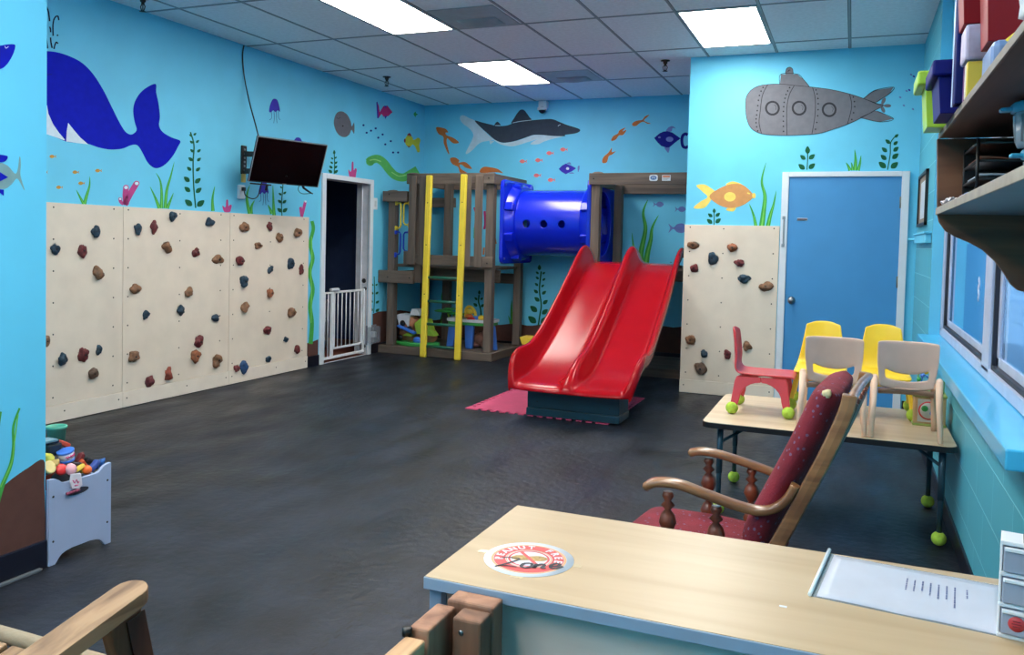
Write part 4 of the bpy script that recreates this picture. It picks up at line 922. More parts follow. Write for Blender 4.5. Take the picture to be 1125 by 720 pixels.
# ================================================================= TOYS IN THE TOWER
t=thing('toy_treehouse','toy tree house with white roof, blue slide and green base in the left playset tower','toy house',(-4.98,9.1,.086))
X0,Yh,Zb=-4.98,9.12,.086
Mtan=mat('toy_tan',(176,118,88),.5,var=.15); Mgn=mat('toy_green',(60,165,80),.4); Mlg=mat('toy_lime',(158,200,66),.4); Mwh=mat('toy_white',(216,220,228),.4); Mtb=mat('toy_blue',(62,120,215),.35); Mbr=mat('toy_brown',(120,72,48),.6); Mrd2=mat('toy_red',(200,50,50),.4); Mor=mat('toy_orange',(230,120,50),.4); Myl=mat('toy_yellow',(236,200,60),.4); Mtd=mat('toy_dark',(18,16,20),.5)
b=nb(); P=[(X0+.31*math.cos(a)*(1+.08*math.sin(3*a)),Yh+.17*math.sin(a)*(1+.08*math.cos(4*a)),Zb) for a in [2*PI*k/28 for k in range(28)]]; prism(b,P,(0,0,.045),smooth=True); obj('base',b,Mgn,t,bev=.01)
b=nb(); ball(b,(X0-.1,Yh+.02,Zb+.17),.13,(1,.7,1.15),nz=.25,seed=3,sub=3); ball(b,(X0+.17,Yh+.03,Zb+.12),.09,(1.1,.8,1.1),nz=.25,seed=5,sub=3); tube(b,[(X0-.1,Yh,Zb+.2),(X0-.02,Yh,Zb+.34)],[.09,.07]); obj('trunk',b,Mtan,t)
for x,z,r in ((-.16,.09,.035),(-.03,.2,.04),(-.13,.27,.036),(.11,.09,.03)):
    b=nb(); lathe(b,[(.001,0),(r,0),(r,.01),(.001,.01)],(X0+x,Yh-.095-.0*x,Zb+z),14,0,(0,-1,0)); obj('doorway',b,Mtd,t)
def slab(n,P,off,m,par): b=nb(); prism(b,P,off); return obj(n,b,m,par,bev=.006)
slab('roof',[(X0-.24,Yh-.1,Zb+.36),(X0-.17,Yh-.1,Zb+.385),(X0-.04,Yh-.1,Zb+.37),(X0-.05,Yh-.1,Zb+.22),(X0-.1,Yh-.1,Zb+.28),(X0-.17,Yh-.1,Zb+.19),(X0-.2,Yh-.1,Zb+.3)],(0,.16,0),Mwh,t)
slab('chimney_roof',[(X0-.06,Yh-.06,Zb+.37),(X0-.03,Yh-.06,Zb+.45),(X0+.05,Yh-.06,Zb+.45),(X0+.09,Yh-.06,Zb+.37)],(0,.12,0),Mwh,t)
b=nb(); bar(b,(X0-.18,Yh-.12,Zb+.24),(X0+.07,Yh-.14,Zb+.16),.07,.025,bev=.008); obj('slide',b,Mtb,t)
slab('leaf_roof',[(X0+.02,Yh-.08,Zb+.27),(X0+.1,Yh-.08,Zb+.34),(X0+.2,Yh-.08,Zb+.33),(X0+.24,Yh-.08,Zb+.2),(X0+.3,Yh-.08,Zb+.13),(X0+.05,Yh-.08,Zb+.15)],(0,.14,0),Mlg,t)
slab('leaf_awning',[(X0-.12,Yh-.12,Zb+.12),(X0-.05,Yh-.12,Zb+.16),(X0+.04,Yh-.12,Zb+.14),(X0+.0,Yh-.12,Zb+.11)],(0,.08,0),Mlg,t)
b=nb(); ball(b,(X0+.09,Yh-.12,Zb+.07),.06,(1,.4,.8)); obj('pond',b,Mtb,t)
t=thing('toy_tree','green flat-topped toy tree standing behind the toy house','toy tree',(-4.7,9.55,.086))
b=nb()
for x,y,z,r in ((-4.80,9.52,.49,.13),(-4.63,9.56,.46,.12),(-4.72,9.54,.52,.09)): ball(b,(x,y,z),r,(1,.8,.16),nz=.2,seed=2)
obj('canopy',b,Mgn,t)
b=nb()
for dx in (-.06,0,.06): tube(b,[(-4.67+dx,9.55,.086),(-4.67+dx*.4,9.55,.3),(-4.67+dx*1.4,9.55,.46)],[.016,.01,.012])
obj('trunk',b,Mlg,t)
t=thing('toy_activity_table','toy activity table with green and white top on blue legs in the left playset tower','toy table',(-4.25,9.25,.086))
b=nb(); P=[(-4.27+.3*math.copysign(abs(math.cos(a))**.6,math.cos(a)),9.27+.19*math.copysign(abs(math.sin(a))**.6,math.sin(a)),.375) for a in [2*PI*k/32 for k in range(32)]]; prism(b,P,(0,0,.035),smooth=True); obj('table_top',b,Mgn,t,bev=.008)
b=nb(); P=[(-4.27+.315*math.copysign(abs(math.cos(a))**.6,math.cos(a)),9.27+.2*math.copysign(abs(math.sin(a))**.6,math.sin(a)),.411) for a in [2*PI*k/32 for k in range(32)]]; prism(b,P,(0,0,.032),smooth=True); obj('tray',b,Mwh,t,bev=.005)
for x,y,a in ((-4.50,9.2,-.04),(-4.25,9.13,.0),(-4.0,9.18,.05),(-4.1,9.4,.03)):
    b=nb(); P=[(x-.055,y-.02,.375),(x+.06,y-.02,.375),(x+.045+a,y-.02,.088),(x-.045+a,y-.02,.088)]; prism(b,P,(0,.05,0)); obj('leg',b,Mtb,t,bev=.01)
for n_,c,m in (('toy_dome',(-4.42,9.2,.46),Mtd),('toy_roller',(-4.3,9.22,.47),Mor),('toy_block',(-4.2,9.2,.45),Mtb),('toy_wheel',(-4.12,9.2,.46),Myl),('toy_arch',(-4.33,9.3,.52),Myl),('toy_button',(-4.24,9.15,.44),Mrd2)):
    b=nb(); ball(b,c,.045,(1.2,1,.8)); obj(n_,b,m,t)
b=nb(); tube(b,spline([(-4.38,9.3,.43),(-4.38,9.3,.55),(-4.32,9.3,.58),(-4.26,9.3,.52),(-4.25,9.3,.43)],4),.02,8); obj('arch_handle',b,Myl,t)
t=thing('plush_toy','brown plush animal lying under the toy activity table','plush toy',(-4.1,9.35,.086))
b=nb(); ball(b,(-4.16,9.26,.2),.09,(1,.8,.9),nz=.15,seed=1); ball(b,(-4.08,9.25,.15),.075,(1.1,.8,.9),nz=.15); ball(b,(-4.21,9.22,.13),.04,(1.4,.8,.8)); ball(b,(-4.01,9.22,.13),.04,(1.4,.8,.8)); obj('body',b,mat('plush_brown',(120,82,74),.95,bump=.6),t)
for x in (-4.21,-4.12):
    b=nb(); ball(b,(x,9.26,.28),.025); obj('ear',b,mat('plush_brown',(120,82,74),.95),t)
# toy truck beside the slide
t=thing('toy_truck','yellow toy dump truck with red wheels half hidden behind the slide edge','toy truck',(-3.42,9.35,0))
b=nb(); prism(b,[(-3.60,9.2,.18),(-3.24,9.2,.18),(-3.2,9.2,.265),(-3.63,9.2,.265)],(0,.24,0)); obj('dump_bed',b,Myl,t,bev=.008)
b=nb(); box(b,(-3.60,9.22,.10),(-3.1,9.42,.175),.012); obj('chassis',b,mat('toy_gold',(200,150,50),.4),t)
b=nb(); box(b,(-3.19,9.23,.17),(-3.06,9.41,.32),.015); obj('cab',b,Myl,t)
for x in (-3.54,-3.18):
    for y in (9.2,9.44):
        b=nb(); lathe(b,[(.03,-.03),(.075,-.025),(.075,.025),(.03,.03)],(x,y,.077),18,0,(0,1,0)); obj('wheel',b,Mrd2,t)

# ================================================================= ACTIVITY TABLE
TZT=.50; tx0,tx1,ty0,ty1=-.69,.488,4.335,5.245
t=thing('classroom_table','low rectangular classroom table with pale laminate top and black edge under the small chairs','table',((tx0+tx1)/2,(ty0+ty1)/2,0))
def rrect(x0,x1,y0,y1,r,z,k=6):
    P=[]
    for cx,cy,a0 in ((x1-r,y1-r,0),(x0+r,y1-r,90),(x0+r,y0+r,180),(x1-r,y0+r,270)):
        for i in range(k+1): a=math.radians(a0+90*i/k); P.append((cx+r*math.cos(a),cy+r*math.sin(a),z))
    return P
b=nb(); prism(b,rrect(tx0,tx1,ty0,ty1,.05,TZT-.03),(0,0,.028)); obj('edge_band',b,mat('table_edge_black',(20,20,26),.4),t,bev=.003)
b=nb(); prism(b,rrect(tx0+.003,tx1-.003,ty0+.003,ty1-.003,.048,TZT-.003),(0,0,.003)); obj('table_top',b,wood('laminate_birch',(216,194,164),(202,178,146),0,3,.4,bump=.02),t)
Mlg2=mat('table_leg_teal_steel',(60,88,104),.35,metal=.4); Mtn=mat('tennis_ball',(172,205,70),.95,var=.15,scale=30,bump=.5,bscale=90)
def legset(x,s):
    for y in (ty0+.1,ty1-.17):
        b=nb(); tube(b,[(x,y,.05),(x,y,.47)],.013,10); tube(b,[(x,y,.22),(x,y,.47)],.016,10); lg=obj('leg',b,Mlg2,t)
        b=nb(); ball(b,(x,y,.034),.034,sub=3); obj('tennis_ball',b,Mtn,lg)
    b=nb(); tube(b,[(x,ty0+.1,.44),(x,ty1-.17,.44)],.011,8); tube(b,[(x,ty0+.1,.38),(x+s*.2,(ty0+ty1)/2-.03,.47)],.008,8); tube(b,[(x,ty1-.17,.38),(x+s*.2,(ty0+ty1)/2-.03,.47)],.008,8); obj('leg_brace',b,Mlg2,t)
legset(tx0+.085,1); legset(tx1-.055,-1)

# ---- stacking chairs with tubular legs (seen from behind); local: faces +y
Mbs=mat('chair_taupe_plastic',(222,186,166),.4,var=.04); Mcr=mat('chair_cream_leg',(250,208,178),.4,var=.04)
def stack_chair(label):
    t=thing('toddler_chair',label,'chair',(0,0,0),'small plastic chairs on the table')
    nx=24; rows=[0,.5,1,2,3,3.5,4]
    def colz(s):
        zb=.228+.02*s*s; z1=.272+.03*s*s; z2=.306+.05*abs(s)**2.2; zt=.474-.006*abs(s)**6; return zb,z1,z2,zt
    def fn(u,v):
        s=u*2-1; zb,z1,z2,zt=colz(s); r=v*9
        if r<=3: z=zb+(z1-zb)*r/3
        elif r<=5: z=z1+(z2-z1)*(r-3)/2
        else: z=z2+(zt-z2)*(r-5)/4
        w=.118+.017*min(1,(z-.228)/.15)
        return (s*w,.035*(1-s*s)-.05*((z-.228)/.246)+.0,z)
    b=nb(); grid(b,fn,nx,9,skip=lambda i,j:3<=j<5 and 3<=i<nx-3); obj('backrest',b,Mbs,t,solid=.009,sub=1)
    b=nb(); grid(b,lambda u,v:((u*2-1)*(.12-.006*v),.02+.235*v,.236+.012*abs(u*2-1)**3-.012*math.sin(PI*v)+( -.02*max(0,v-.85)/.15)),14,12); obj('seat',b,Mbs,t,solid=.009,sub=1)
    b=nb(); grid(b,lambda u,v:((u*2-1)*.122,.035*(1-(u*2-1)**2)+.0+.02*v,.232-.025*v),12,2); obj('seat_apron',b,mat('chair_brown_lip',(150,118,100),.5),t,solid=.008)  # apron in a darker brown than the seat
    for sx in (-1,1):
        for nm,P in (('leg',[(sx*.142,-.005,.286),(sx*.143,-.03,.18),(sx*.151,-.07,.004)]),('leg',[(sx*.138,.20,.235),(sx*.141,.22,.14),(sx*.148,.245,.004)])):
            b=nb(); tube(b,P,[.0165,.0145,.012],12); ball(b,P[0],.0165); obj(nm,b,Mcr,t)
        b=nb(); bar(b,(sx*.132,-.01,.262),(sx*.132,.22,.228),.018,.028,bev=.006); obj('side_rail',b,Mcr,t)
    return t
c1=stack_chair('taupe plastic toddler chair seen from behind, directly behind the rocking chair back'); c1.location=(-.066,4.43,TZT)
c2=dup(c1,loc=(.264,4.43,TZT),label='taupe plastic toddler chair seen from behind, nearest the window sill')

# ---- one-piece moulded chairs; local: faces +y
def moulded(label,col,nm,balls,feet_dark=None):
    t=thing('toddler_chair',label,'chair',(0,0,0),'small plastic chairs on the table')
    m=mat('chair_'+nm,col,.42,var=.04,coat=.1)
    P=spline([Vector(p) for p in ((0,.165,.203),(0,.15,.214),(0,.05,.214),(0,-.06,.214),(0,-.115,.222),(0,-.142,.255),(0,-.15,.31),(0,-.158,.39),(0,-.168,.462))],3)
    n=len(P)-1
    def fn(u,v):
        k=v*n; i=min(int(k),n-1); p=P[i].lerp(P[i+1],k-i); s=u*2-1; z=p.z
        w=.135 if z<.225 else .135-.045*min(1,(z-.225)/.23)**.8
        zz=z-(.028*abs(s)**3 if v>.98 else 0)
        up=max(0,min(1,(z-.24)/.06)); dy=.018*up*(s*s)
        return (s*w,p.y+dy,zz+(.006*abs(s)**4 if z<.22 else 0))
    b=nb(); grid(b,fn,16,n,skip=None); sh=obj('seat_shell',b,m,t,solid=.011,sub=1)
    for sx in (-1,1):
        for sy in (-1,1):
            # half of the side arch: from mid apron down to a splayed foot
            pr=[(0,.205),(0,.178)]+[( sy*.108*math.sin(a),.085+.093*math.cos(a)) for a in [PI*.5*k/6 for k in range(1,7)]]+[(sy*.128,.012),(sy*.160,.012),(sy*.138,.18),(sy*.128,.205)]
            pts=[(sx*(.108+.030*(.205-z)/.19),y,z) for y,z in pr]
            b=nb(); prism(b,pts,(sx*.022,0,0)); lg=obj('leg',b,m,t,bev=.005)
            if (sx,sy) in balls:
                b=nb(); ball(b,(sx*.148,sy*.145,.033),.033,sub=3); obj('tennis_ball',b,Mtn,lg)
    b=nb(); bar(b,(-.11,-.12,.16),(.11,-.12,.16),.012,.07,bev=.003); obj('rear_apron',b,m,t)
    for sx in (-1,1):
        b=nb(); lathe(b,[(.001,0),(.012,0),(.012,.002),(.001,.002)],(sx*.085,-.152,.275),12,0,(0,-1,0)); obj('vent_hole',b,mat('chair_hole_pale',(235,190,190) if nm=='red_plastic' else (150,130,60),.6),sh)
    return t
ry=moulded('red moulded toddler chair facing right at the left end of the table',(200,58,66),'red_plastic',{(-1,-1),(1,-1),(1,1)}); ry.location=(-.428,4.765,TZT); ry.rotation_euler=(0,0,-PI/2)
ry.scale=(1,1,1)
y1=moulded('yellow moulded toddler chair behind the taupe chair that is nearest the red chair',(240,205,50),'yellow_plastic',{(-1,-1),(1,-1),(-1,1),(1,1)}); y1.location=(-.14,5.03,TZT); y1.rotation_euler=(0,0,PI); y1.scale=(1.02,1.0,1.05)
y2=dup(y1,loc=(.178,5.03,TZT),label='yellow moulded toddler chair behind the taupe chair nearest the window sill'); y2.rotation_euler=(0,0,PI)
for ch in [c for l in y2.children for c in l.children if c.name.startswith('tennis_ball')]:
    if ch.parent.data.vertices[0].co.x>0: bpy.data.objects.remove(ch)

# ---- activity cube, beads
p=at(1043,471,'Z',TZT); cx1=min(p.x,.475); cs=.15; cy0=p.y
t=thing('activity_cube','wooden activity cube with painted dials on the table by the window wall','toy',(cx1-cs/2,cy0+cs/2,TZT))
b=nb(); box(b,(cx1-cs,cy0,TZT+.012),(cx1,cy0+cs,TZT+.15),.004); obj('cube_body',b,wood('cube_wood',(206,176,128),(184,150,104),2,4,.5),t)
b=nb(); box(b,(cx1-cs-.006,cy0-.006,TZT+.15),(cx1+.004,cy0+cs+.006,TZT+.165),.004); box(b,(cx1-cs-.004,cy0-.004,TZT),(cx1+.004,cy0+cs+.004,TZT+.012),.003); obj('green_frame',b,mat('cube_green',(150,170,90),.5),t)
b=nb(); box(b,(cx1-cs+.018,cy0-.003,TZT+.022),(cx1-.03,cy0-.0,TZT+.14),.001); obj('picture_panel',b,mat('cube_pale',(196,200,190),.5),t)
fx=cx1-cs/2-.006
for r,c,dx,dz in ((.048,Mrd2,0,.0),(.041,mat('cube_pale',(196,200,190),.5),0,0),(.016,Mgn,-.018,.01),(.014,Mtb,.02,-.012)):
    b=nb(); lathe(b,[(.001,0),(r,0),(r,.0015),(.001,.0015)],(fx+dx,cy0-.0035-(.05-r)*.03,TZT+.082+dz),24,0,(0,-1,0)); obj('painted_dial',b,c,t)
Mw=mat('bead_wire',(120,170,110),.4)
b=nb(); tube(b,spline([(cx1-.13,cy0+.05,TZT+.165),(cx1-.13,cy0+.05,TZT+.27),(cx1-.09,cy0+.05,TZT+.30),(cx1-.02,cy0+.06,TZT+.30),(cx1-.01,cy0+.06,TZT+.26),(cx1-.01,cy0+.06,TZT+.165)],5),.004,8); obj('bead_wire',b,Mw,t)
b=nb(); tube(b,spline([(cx1-.12,cy0+.11,TZT+.165),(cx1-.10,cy0+.11,TZT+.25),(cx1-.05,cy0+.11,TZT+.2),(cx1-.03,cy0+.11,TZT+.165)],5),.004,8); obj('bead_wire',b,Mtb,t)
for k,(x,c) in enumerate(((cx1-.128,Mgn),(cx1-.11,Mtb),(cx1-.095,Myl))):
    b=nb(); ball(b,(x,cy0+.05,TZT+.235+.02*k),.012); obj('bead',b,c,t)
b=nb(); p=at(1004,462,'Z',TZT); 
t=thing('bead_ring','string of coloured beads lying against the front leg of the yellow chair by the cube','toy',(p.x,p.y+.03,TZT))
for k in range(8):
    a=PI*.62+k*.24; b=nb(); ball(b,(p.x+.055+.06*math.cos(a),p.y+.02,TZT+.078+.062*math.sin(a)),.015,(1.2,1,.8)); obj('bead',b,[Mrd2,Myl,Mtb,Mgn,Mor,Mlg,Mlg,Mgn][k],t)

# ================================================================= ROCKING CHAIR
RCt=thing('rocking_chair','dark wooden rocking chair with burgundy patterned cushions behind the pale counter','rocking chair',(-.32,2.75,0))
Mok=wood('rocker_oak',(158,112,72),(112,74,46),0,5,.3,coat=.3); Mokd=wood('rocker_turned_dark',(120,60,38),(78,38,24),2,5,.35,coat=.15)
Mcu=mat('cushion_burgundy',(122,28,44),.9,var=.14,scale=14,bump=.3,bscale=200)
nt=Mcu.node_tree; N=nt.nodes; L=nt.links
vo=N.new('ShaderNodeTexVoronoi'); vo.inputs['Scale'].default_value=44; tc=[n for n in N if n.type=='TEX_COORD'][0]; L.new(tc.outputs['Object'],vo.inputs['Vector'])
lt=N.new('ShaderNodeMath'); lt.operation='LESS_THAN'; L.new(vo.outputs['Distance'],lt.inputs[0]); lt.inputs[1].default_value=.2
mx=N.new('ShaderNodeMix'); mx.data_type='RGBA'; cr=[n for n in N if n.type=='VALTORGB'][0]; L.new(lt.outputs[0],mx.inputs[0]); L.new(cr.outputs[0],mx.inputs[6]); mx.inputs[7].default_value=rgb((112,84,112)); L.new(mx.outputs[2],N['Principled BSDF'].inputs['Base Color'])
YN,YFa=2.50,2.985
def arm(px,Y,wd=.055,th=.026):
    pts=spline([at(u,v,'Y',Y) for u,v in px],4); b=nb(); n=len(pts); rg=[]
    for i,p in enumerate(pts):
        d=(pts[min(i+1,n-1)]-pts[max(i-1,0)]).normalized(); up_=Vector((0,1,0)).cross(d).normalized()
        if up_.z<0: up_=-up_
        t_=i/(n-1); w=wd/2*(1-.25*t_)*(0.55 if i==0 else (.85 if i==1 else 1)); h=th/2*(.6 if i==0 else 1)
        rg.append([b.verts.new(p+Vector((0,1,0))*w*math.copysign(abs(math.cos(a))**.6,math.cos(a))+up_*h*math.copysign(abs(math.sin(a))**.6,math.sin(a))) for a in [2*PI*k/16 for k in range(16)]])
    for A,B in zip(rg,rg[1:]):
        for k in range(16): f=b.faces.new((A[k],A[(k+1)%16],B[(k+1)%16],B[k])); f.smooth=True
    b.faces.new(rg[0][::-1]); b.faces.new(rg[-1]); bmesh.ops.recalc_face_normals(b,faces=b.faces[:])
    obj('arm',b,Mok,RCt)
arm([(708,536),(720,530),(745,532),(775,543),(805,554),(832,561),(852,558),(866,547),(874,533)],YN)
arm([(757,498),(768,496),(785,498),(812,506),(838,515),(862,524),(880,524)],YFa)
SP=[(.012,0),(.020,.05),(.010,.11),(.021,.18),(.027,.27),(.019,.35),(.009,.40),(.021,.45),(.009,.50),(.019,.56),(.027,.64),(.021,.73),(.009,.79),(.021,.84),(.010,.89),(.018,.95),(.014,1)]
for u,v,Y in ((734,540,YN),(787,556,YN),(779,503,YFa),(826,515,YFa)):
    p=at(u,v,'Y',Y); b=nb(); turned(b,(p.x+.004,Y,.40),(p.x,Y,p.z),SP,14); obj('spindle',b,Mokd,RCt)
# rails of the back: profile from the photo's near rail
rail=[at(u,v,'Y',YN) for u,v in ((934,434),(931,448),(921,472),(905,505),(886,540),(868,573),(853,600))]
d_=(rail[-1]-rail[-2]); 
while rail[-1].z>.36: rail.append(rail[-1]+d_*.5)
rp=spline(rail,3)
SK=lambda Y:.095*(Y-YN)
def railobj(Y,m):
    b=nb(); n=len(rp); rg=[]
    for i,p in enumerate(rp):
        d=(rp[min(i+1,n-1)]-rp[max(i-1,0)]).normalized(); nn=Vector((0,1,0)).cross(d)
        rg.append([b.verts.new(Vector((p.x+SK(Y),Y,p.z))+Vector((0,1,0))*a+nn*c) for a,c in ((-.016,-.02),(.016,-.02),(.018,0),(.016,.02),(-.016,.02),(-.018,0))])
    for A,B in zip(rg,rg[1:]):
        for k in range(6): b.faces.new((A[k],A[(k+1)%6],B[(k+1)%6],B[k]))
    b.faces.new(rg[0][::-1]); b.faces.new(rg[-1]); bmesh.ops.recalc_face_normals(b,faces=b.faces[:]); return obj('back_rail',b,m,RCt,bev=.004)
railobj(YN,Mok); railobj(YFa,Mok)
for k in range(5):
    Y=YN+(YFa-YN)*(k+1)/6; b=nb(); P=[Vector((p.x+.014+SK(Y),Y,p.z)) for p in rp[3:]]; tube(b,P,.014,8,flat=.7); obj('back_slat',b,Mokd,RCt)
b=nb(); tp=rp[0]; tube(b,spline([(tp.x+.004,YN-.01,tp.z-.012),(tp.x+.02,YN+.12,tp.z),(tp.x+.036,(YN+YFa)/2,tp.z+.004),(tp.x+.05,YFa-.12,tp.z),(tp.x+.056,YFa+.01,tp.z-.012)],5),.014,10,flat=.8); obj('crest_rail',b,Mok,RCt)
def cushion(name,fn,th,nu=14,nv=18):
    b=nb()
    def g(sgn):
        def f(u,v):
            p,n=fn(u,v); e=(1-abs(u*2-1)**6)*(1-abs(v*2-1)**8); return p+n*sgn*th/2*max(e,0)**.4*(1+.05*math.sin(9*v+3*u))
        return f
    grid(b,g(1),nu,nv); grid(b,g(-1),nu,nv); bmesh.ops.remove_doubles(b,verts=b.verts[:],dist=.0015); bmesh.ops.recalc_face_normals(b,faces=b.faces[:])
    return obj(name,b,Mcu,RCt,sub=1)
rl=[p for p in rp if p.z>.47]
def bf(u,v):
    k=v*(len(rl)-1); i=min(int(k),len(rl)-2); p=rl[i].lerp(rl[i+1],k-i); d=(rl[i+1]-rl[i]).normalized(); n=Vector((0,1,0)).cross(d)
    if n.x>0: n=-n
    yy=YN-.01+(YFa-YN+.02)*u; return Vector((p.x+SK(yy),yy,p.z))+n*(.060+.010*math.sin(PI*v)), n
cushion('back_cushion',bf,.085)
cushion('seat_cushion',lambda u,v:(Vector((-.70+.50*v+.05*u,YN+.03+(YFa-YN-.04)*u+0.0,.435-.03*v+.01*math.sin(PI*v))),Vector((0,0,1))),.10)
b=nb(); ball(b,(tp.x-.06,YN+.01,tp.z-.004),.014,(1,.8,.9),nz=.3); o=obj('cushion_tie',b,mat('tie_cream',(214,196,150),.8),RCt); o['label']='cream knotted tie at the top corner'
b=nb(); box(b,(-.69,YN-.01,.34),(-.17,YFa+.01,.378),.01); obj('seat_frame',b,Mok,RCt)
for x,Y in ((-.62,YN+.03),(-.62,YFa-.03),(-.24,YN+.03),(-.24,YFa-.03)):
    b=nb(); turned(b,(x+(.04 if x>-.4 else -.03),Y,.06),(x,Y,.34),SP,14); obj('leg',b,Mokd,RCt)
for Y in (YN+.03,YFa-.03):
    b=nb(); tube(b,spline([(-.86,Y,.075),(-.7,Y,.045),(-.45,Y,.022),(-.2,Y,.035),(.0,Y,.085),(.13,Y,.14)],5),.022,10,flat=1,upv=(0,1,0)); obj('rocker_runner',b,Mok,RCt)
for x in (-.635,-.22):
    b=nb(); turned(b,(x,YN+.03,.18),(x,YFa-.03,.18),SP,12); obj('stretcher',b,Mokd,RCt)

# ================================================================= COUNTER, SIGN, PAPER, DRAWERS
CZ=.82
t=thing('reception_counter','pale maple-topped reception counter with grey edging in the foreground','counter',(-.08,1.49,0))
cx0,cx1_,cy0_,cy1=-.67,.498,1.273,1.711
b=nb(); box(b,(cx0,cy0_,CZ-.022),(cx1_,cy1,CZ-.001),.0015); obj('edge_band',b,mat('counter_edge_blue_grey',(142,160,182),.45,var=.03),t)
b=nb(); box(b,(cx0+.002,cy0_+.002,CZ-.003),(cx1_-.002,cy1-.002,CZ)); obj('counter_top',b,wood('counter_maple',(184,162,130),(170,146,112),0,2.2,.36,bump=.03),t)
b=nb(); box(b,(cx0+.006,cy0_+.012,.0),(cx0+.03,cy1-.012,CZ-.023),.002); obj('side_panel',b,mat('counter_side_blue_grey',(120,142,168),.5,var=.03),t)
b=nb(); box(b,(cx0+.031,cy0_+.03,.0),(cx1_-.006,cy0_+.05,CZ-.023),.001); obj('front_panel',b,wood('counter_panel_grey_wood',(216,202,192),(190,178,168),0,2,.55),t)
b=nb(); box(b,(cx0+.031,cy1-.04,.0),(cx1_-.006,cy1-.02,CZ-.023),.001); obj('rear_panel',b,mat('counter_side_blue_grey',(120,142,168),.5),t)

def text_bm(s,size,ext=.0002,shear=0,font=None,bold=0):
    cu=bpy.data.curves.new('t','FONT'); cu.body=s; cu.size=size; cu.extrude=ext; cu.shear=shear; cu.align_x='CENTER'; cu.align_y='CENTER'; cu.offset=bold; cu.resolution_u=3
    o=bpy.data.objects.new('t',cu); COL.objects.link(o); bpy.context.view_layer.update()
    me=bpy.data.meshes.new_from_object(o.evaluated_get(bpy.context.evaluated_depsgraph_get())); b=nb(); b.from_mesh(me); bpy.data.objects.remove(o); bpy.data.curves.remove(cu); bpy.data.meshes.remove(me); return b
# peanut free sign: a paper disc taped on the counter
sc=(at(533,612,'Z',CZ)+at(627,620,'Z',CZ))/2; sc.y=(at(583,593,'Z',CZ).y+at(577,639,'Z',CZ).y)/2; sr=.0835
t=thing('peanut_free_sign','round white and red PEANUT FREE Zone sign taped on the counter top','sign',(sc.x,sc.y,CZ))
def disc(n,r,m,z,cx=0,cy=0,par=t,ri=0):
    b=nb()
    if ri: 
        N_=56
        A=[b.verts.new((sc.x+cx+r*math.cos(2*PI*k/N_),sc.y+cy+r*math.sin(2*PI*k/N_),CZ+z)) for k in range(N_)]; B=[b.verts.new((sc.x+cx+ri*math.cos(2*PI*k/N_),sc.y+cy+ri*math.sin(2*PI*k/N_),CZ+z)) for k in range(N_)]
        for k in range(N_): b.faces.new((A[k],A[(k+1)%N_],B[(k+1)%N_],B[k]))
    else: lathe(b,[(.0001,0),(r,0),(r,.0003),(.0001,.0003)],(sc.x+cx,sc.y+cy,CZ+z),48)
    return obj(n,b,m,par)
Mp=mat('sign_paper_white',(206,212,222),.55,spec=.25,var=.02); Mr3=mat('sign_red',(196,62,62),.4,var=.05); Mo3=mat('sign_orange_line',(214,160,110),.5)
disc('paper_disc',sr,Mp,.0004)
disc('orange_rim',.0695,Mo3,.0008,ri=.0655); disc('red_ring',.065,Mr3,.0009,ri=.0435); disc('orange_rim',.0425,Mo3,.0009,ri=.0405); disc('red_circle',.0385,Mr3,.001,ri=.0345)
b=nb(); P=[]
for k in range(36):
    a=2*PI*k/36; r=.026+.0045*math.cos(2*a)*1.0; x=.034*math.cos(a); y=(.0155-.0065*math.exp(-(math.cos(a)/.35)**2))*math.sin(a); x,y=x*math.cos(.3)-y*math.sin(.3),x*math.sin(.3)+y*math.cos(.3); P.append((sc.x+x,sc.y+y+.002,CZ+.0011))
prism(b,P,(0,0,.0002)); pn=obj('peanut_picture',b,mat('peanut_tan',(176,146,88),.6,var=.25,scale=160),t)
b=nb(); bar(b,(sc.x-.026,sc.y+.026,CZ+.0016),(sc.x+.026,sc.y-.024,CZ+.0016),.0065,.0003,bev=0); obj('red_slash',b,Mr3,t)
word='PEANUT FREE'; 
for i,ch in enumerate(word):
    if ch==' ': continue
    a=math.radians(203-i*(203-8)/(len(word)-1)); r=.0545
    b=text_bm(ch,.0205,.0002,0,bold=.0006); M=Matrix.Translation((sc.x+r*math.cos(a),sc.y+r*math.sin(a),CZ+.0013))@Matrix.Rotation(a-PI/2,4,'Z')
    for v in b.verts: v.co=M@v.co
    o=obj('letter_'+ch.lower(),b,Mp,t)
Mik=mat('sign_ink_black',(28,30,44),.5)
zc=[(-.040,-.020),(-.030,-.0155),(-.012,-.0145),(-.022,-.032),(-.036,-.050),(-.030,-.044),(-.018,-.041),(-.004,-.040)]
def stroke(pts,w):
    pts=[(.008+(x-.008)*1.12,-.030+(y+.028)*1.45) for x,y in pts]
    b=nb(); P=spline([Vector((sc.x+x,sc.y+y,CZ+.0018)) for x,y in pts],5); n=len(P)
    pv=None
    for i,p in enumerate(P):
        d=(P[min(i+1,n-1)]-P[max(i-1,0)]).normalized(); nn=Vector((-d.y,d.x,0)); ww=w*(.75+.5*abs(nn.x))/2
        A=b.verts.new(p+nn*ww); B=b.verts.new(p-nn*ww)
        if pv: b.faces.new((pv[0],pv[1],B,A))
        pv=(A,B)
    return b
b=stroke(zc,.0034); obj('script_z',b,Mik,t,solid=.0003)
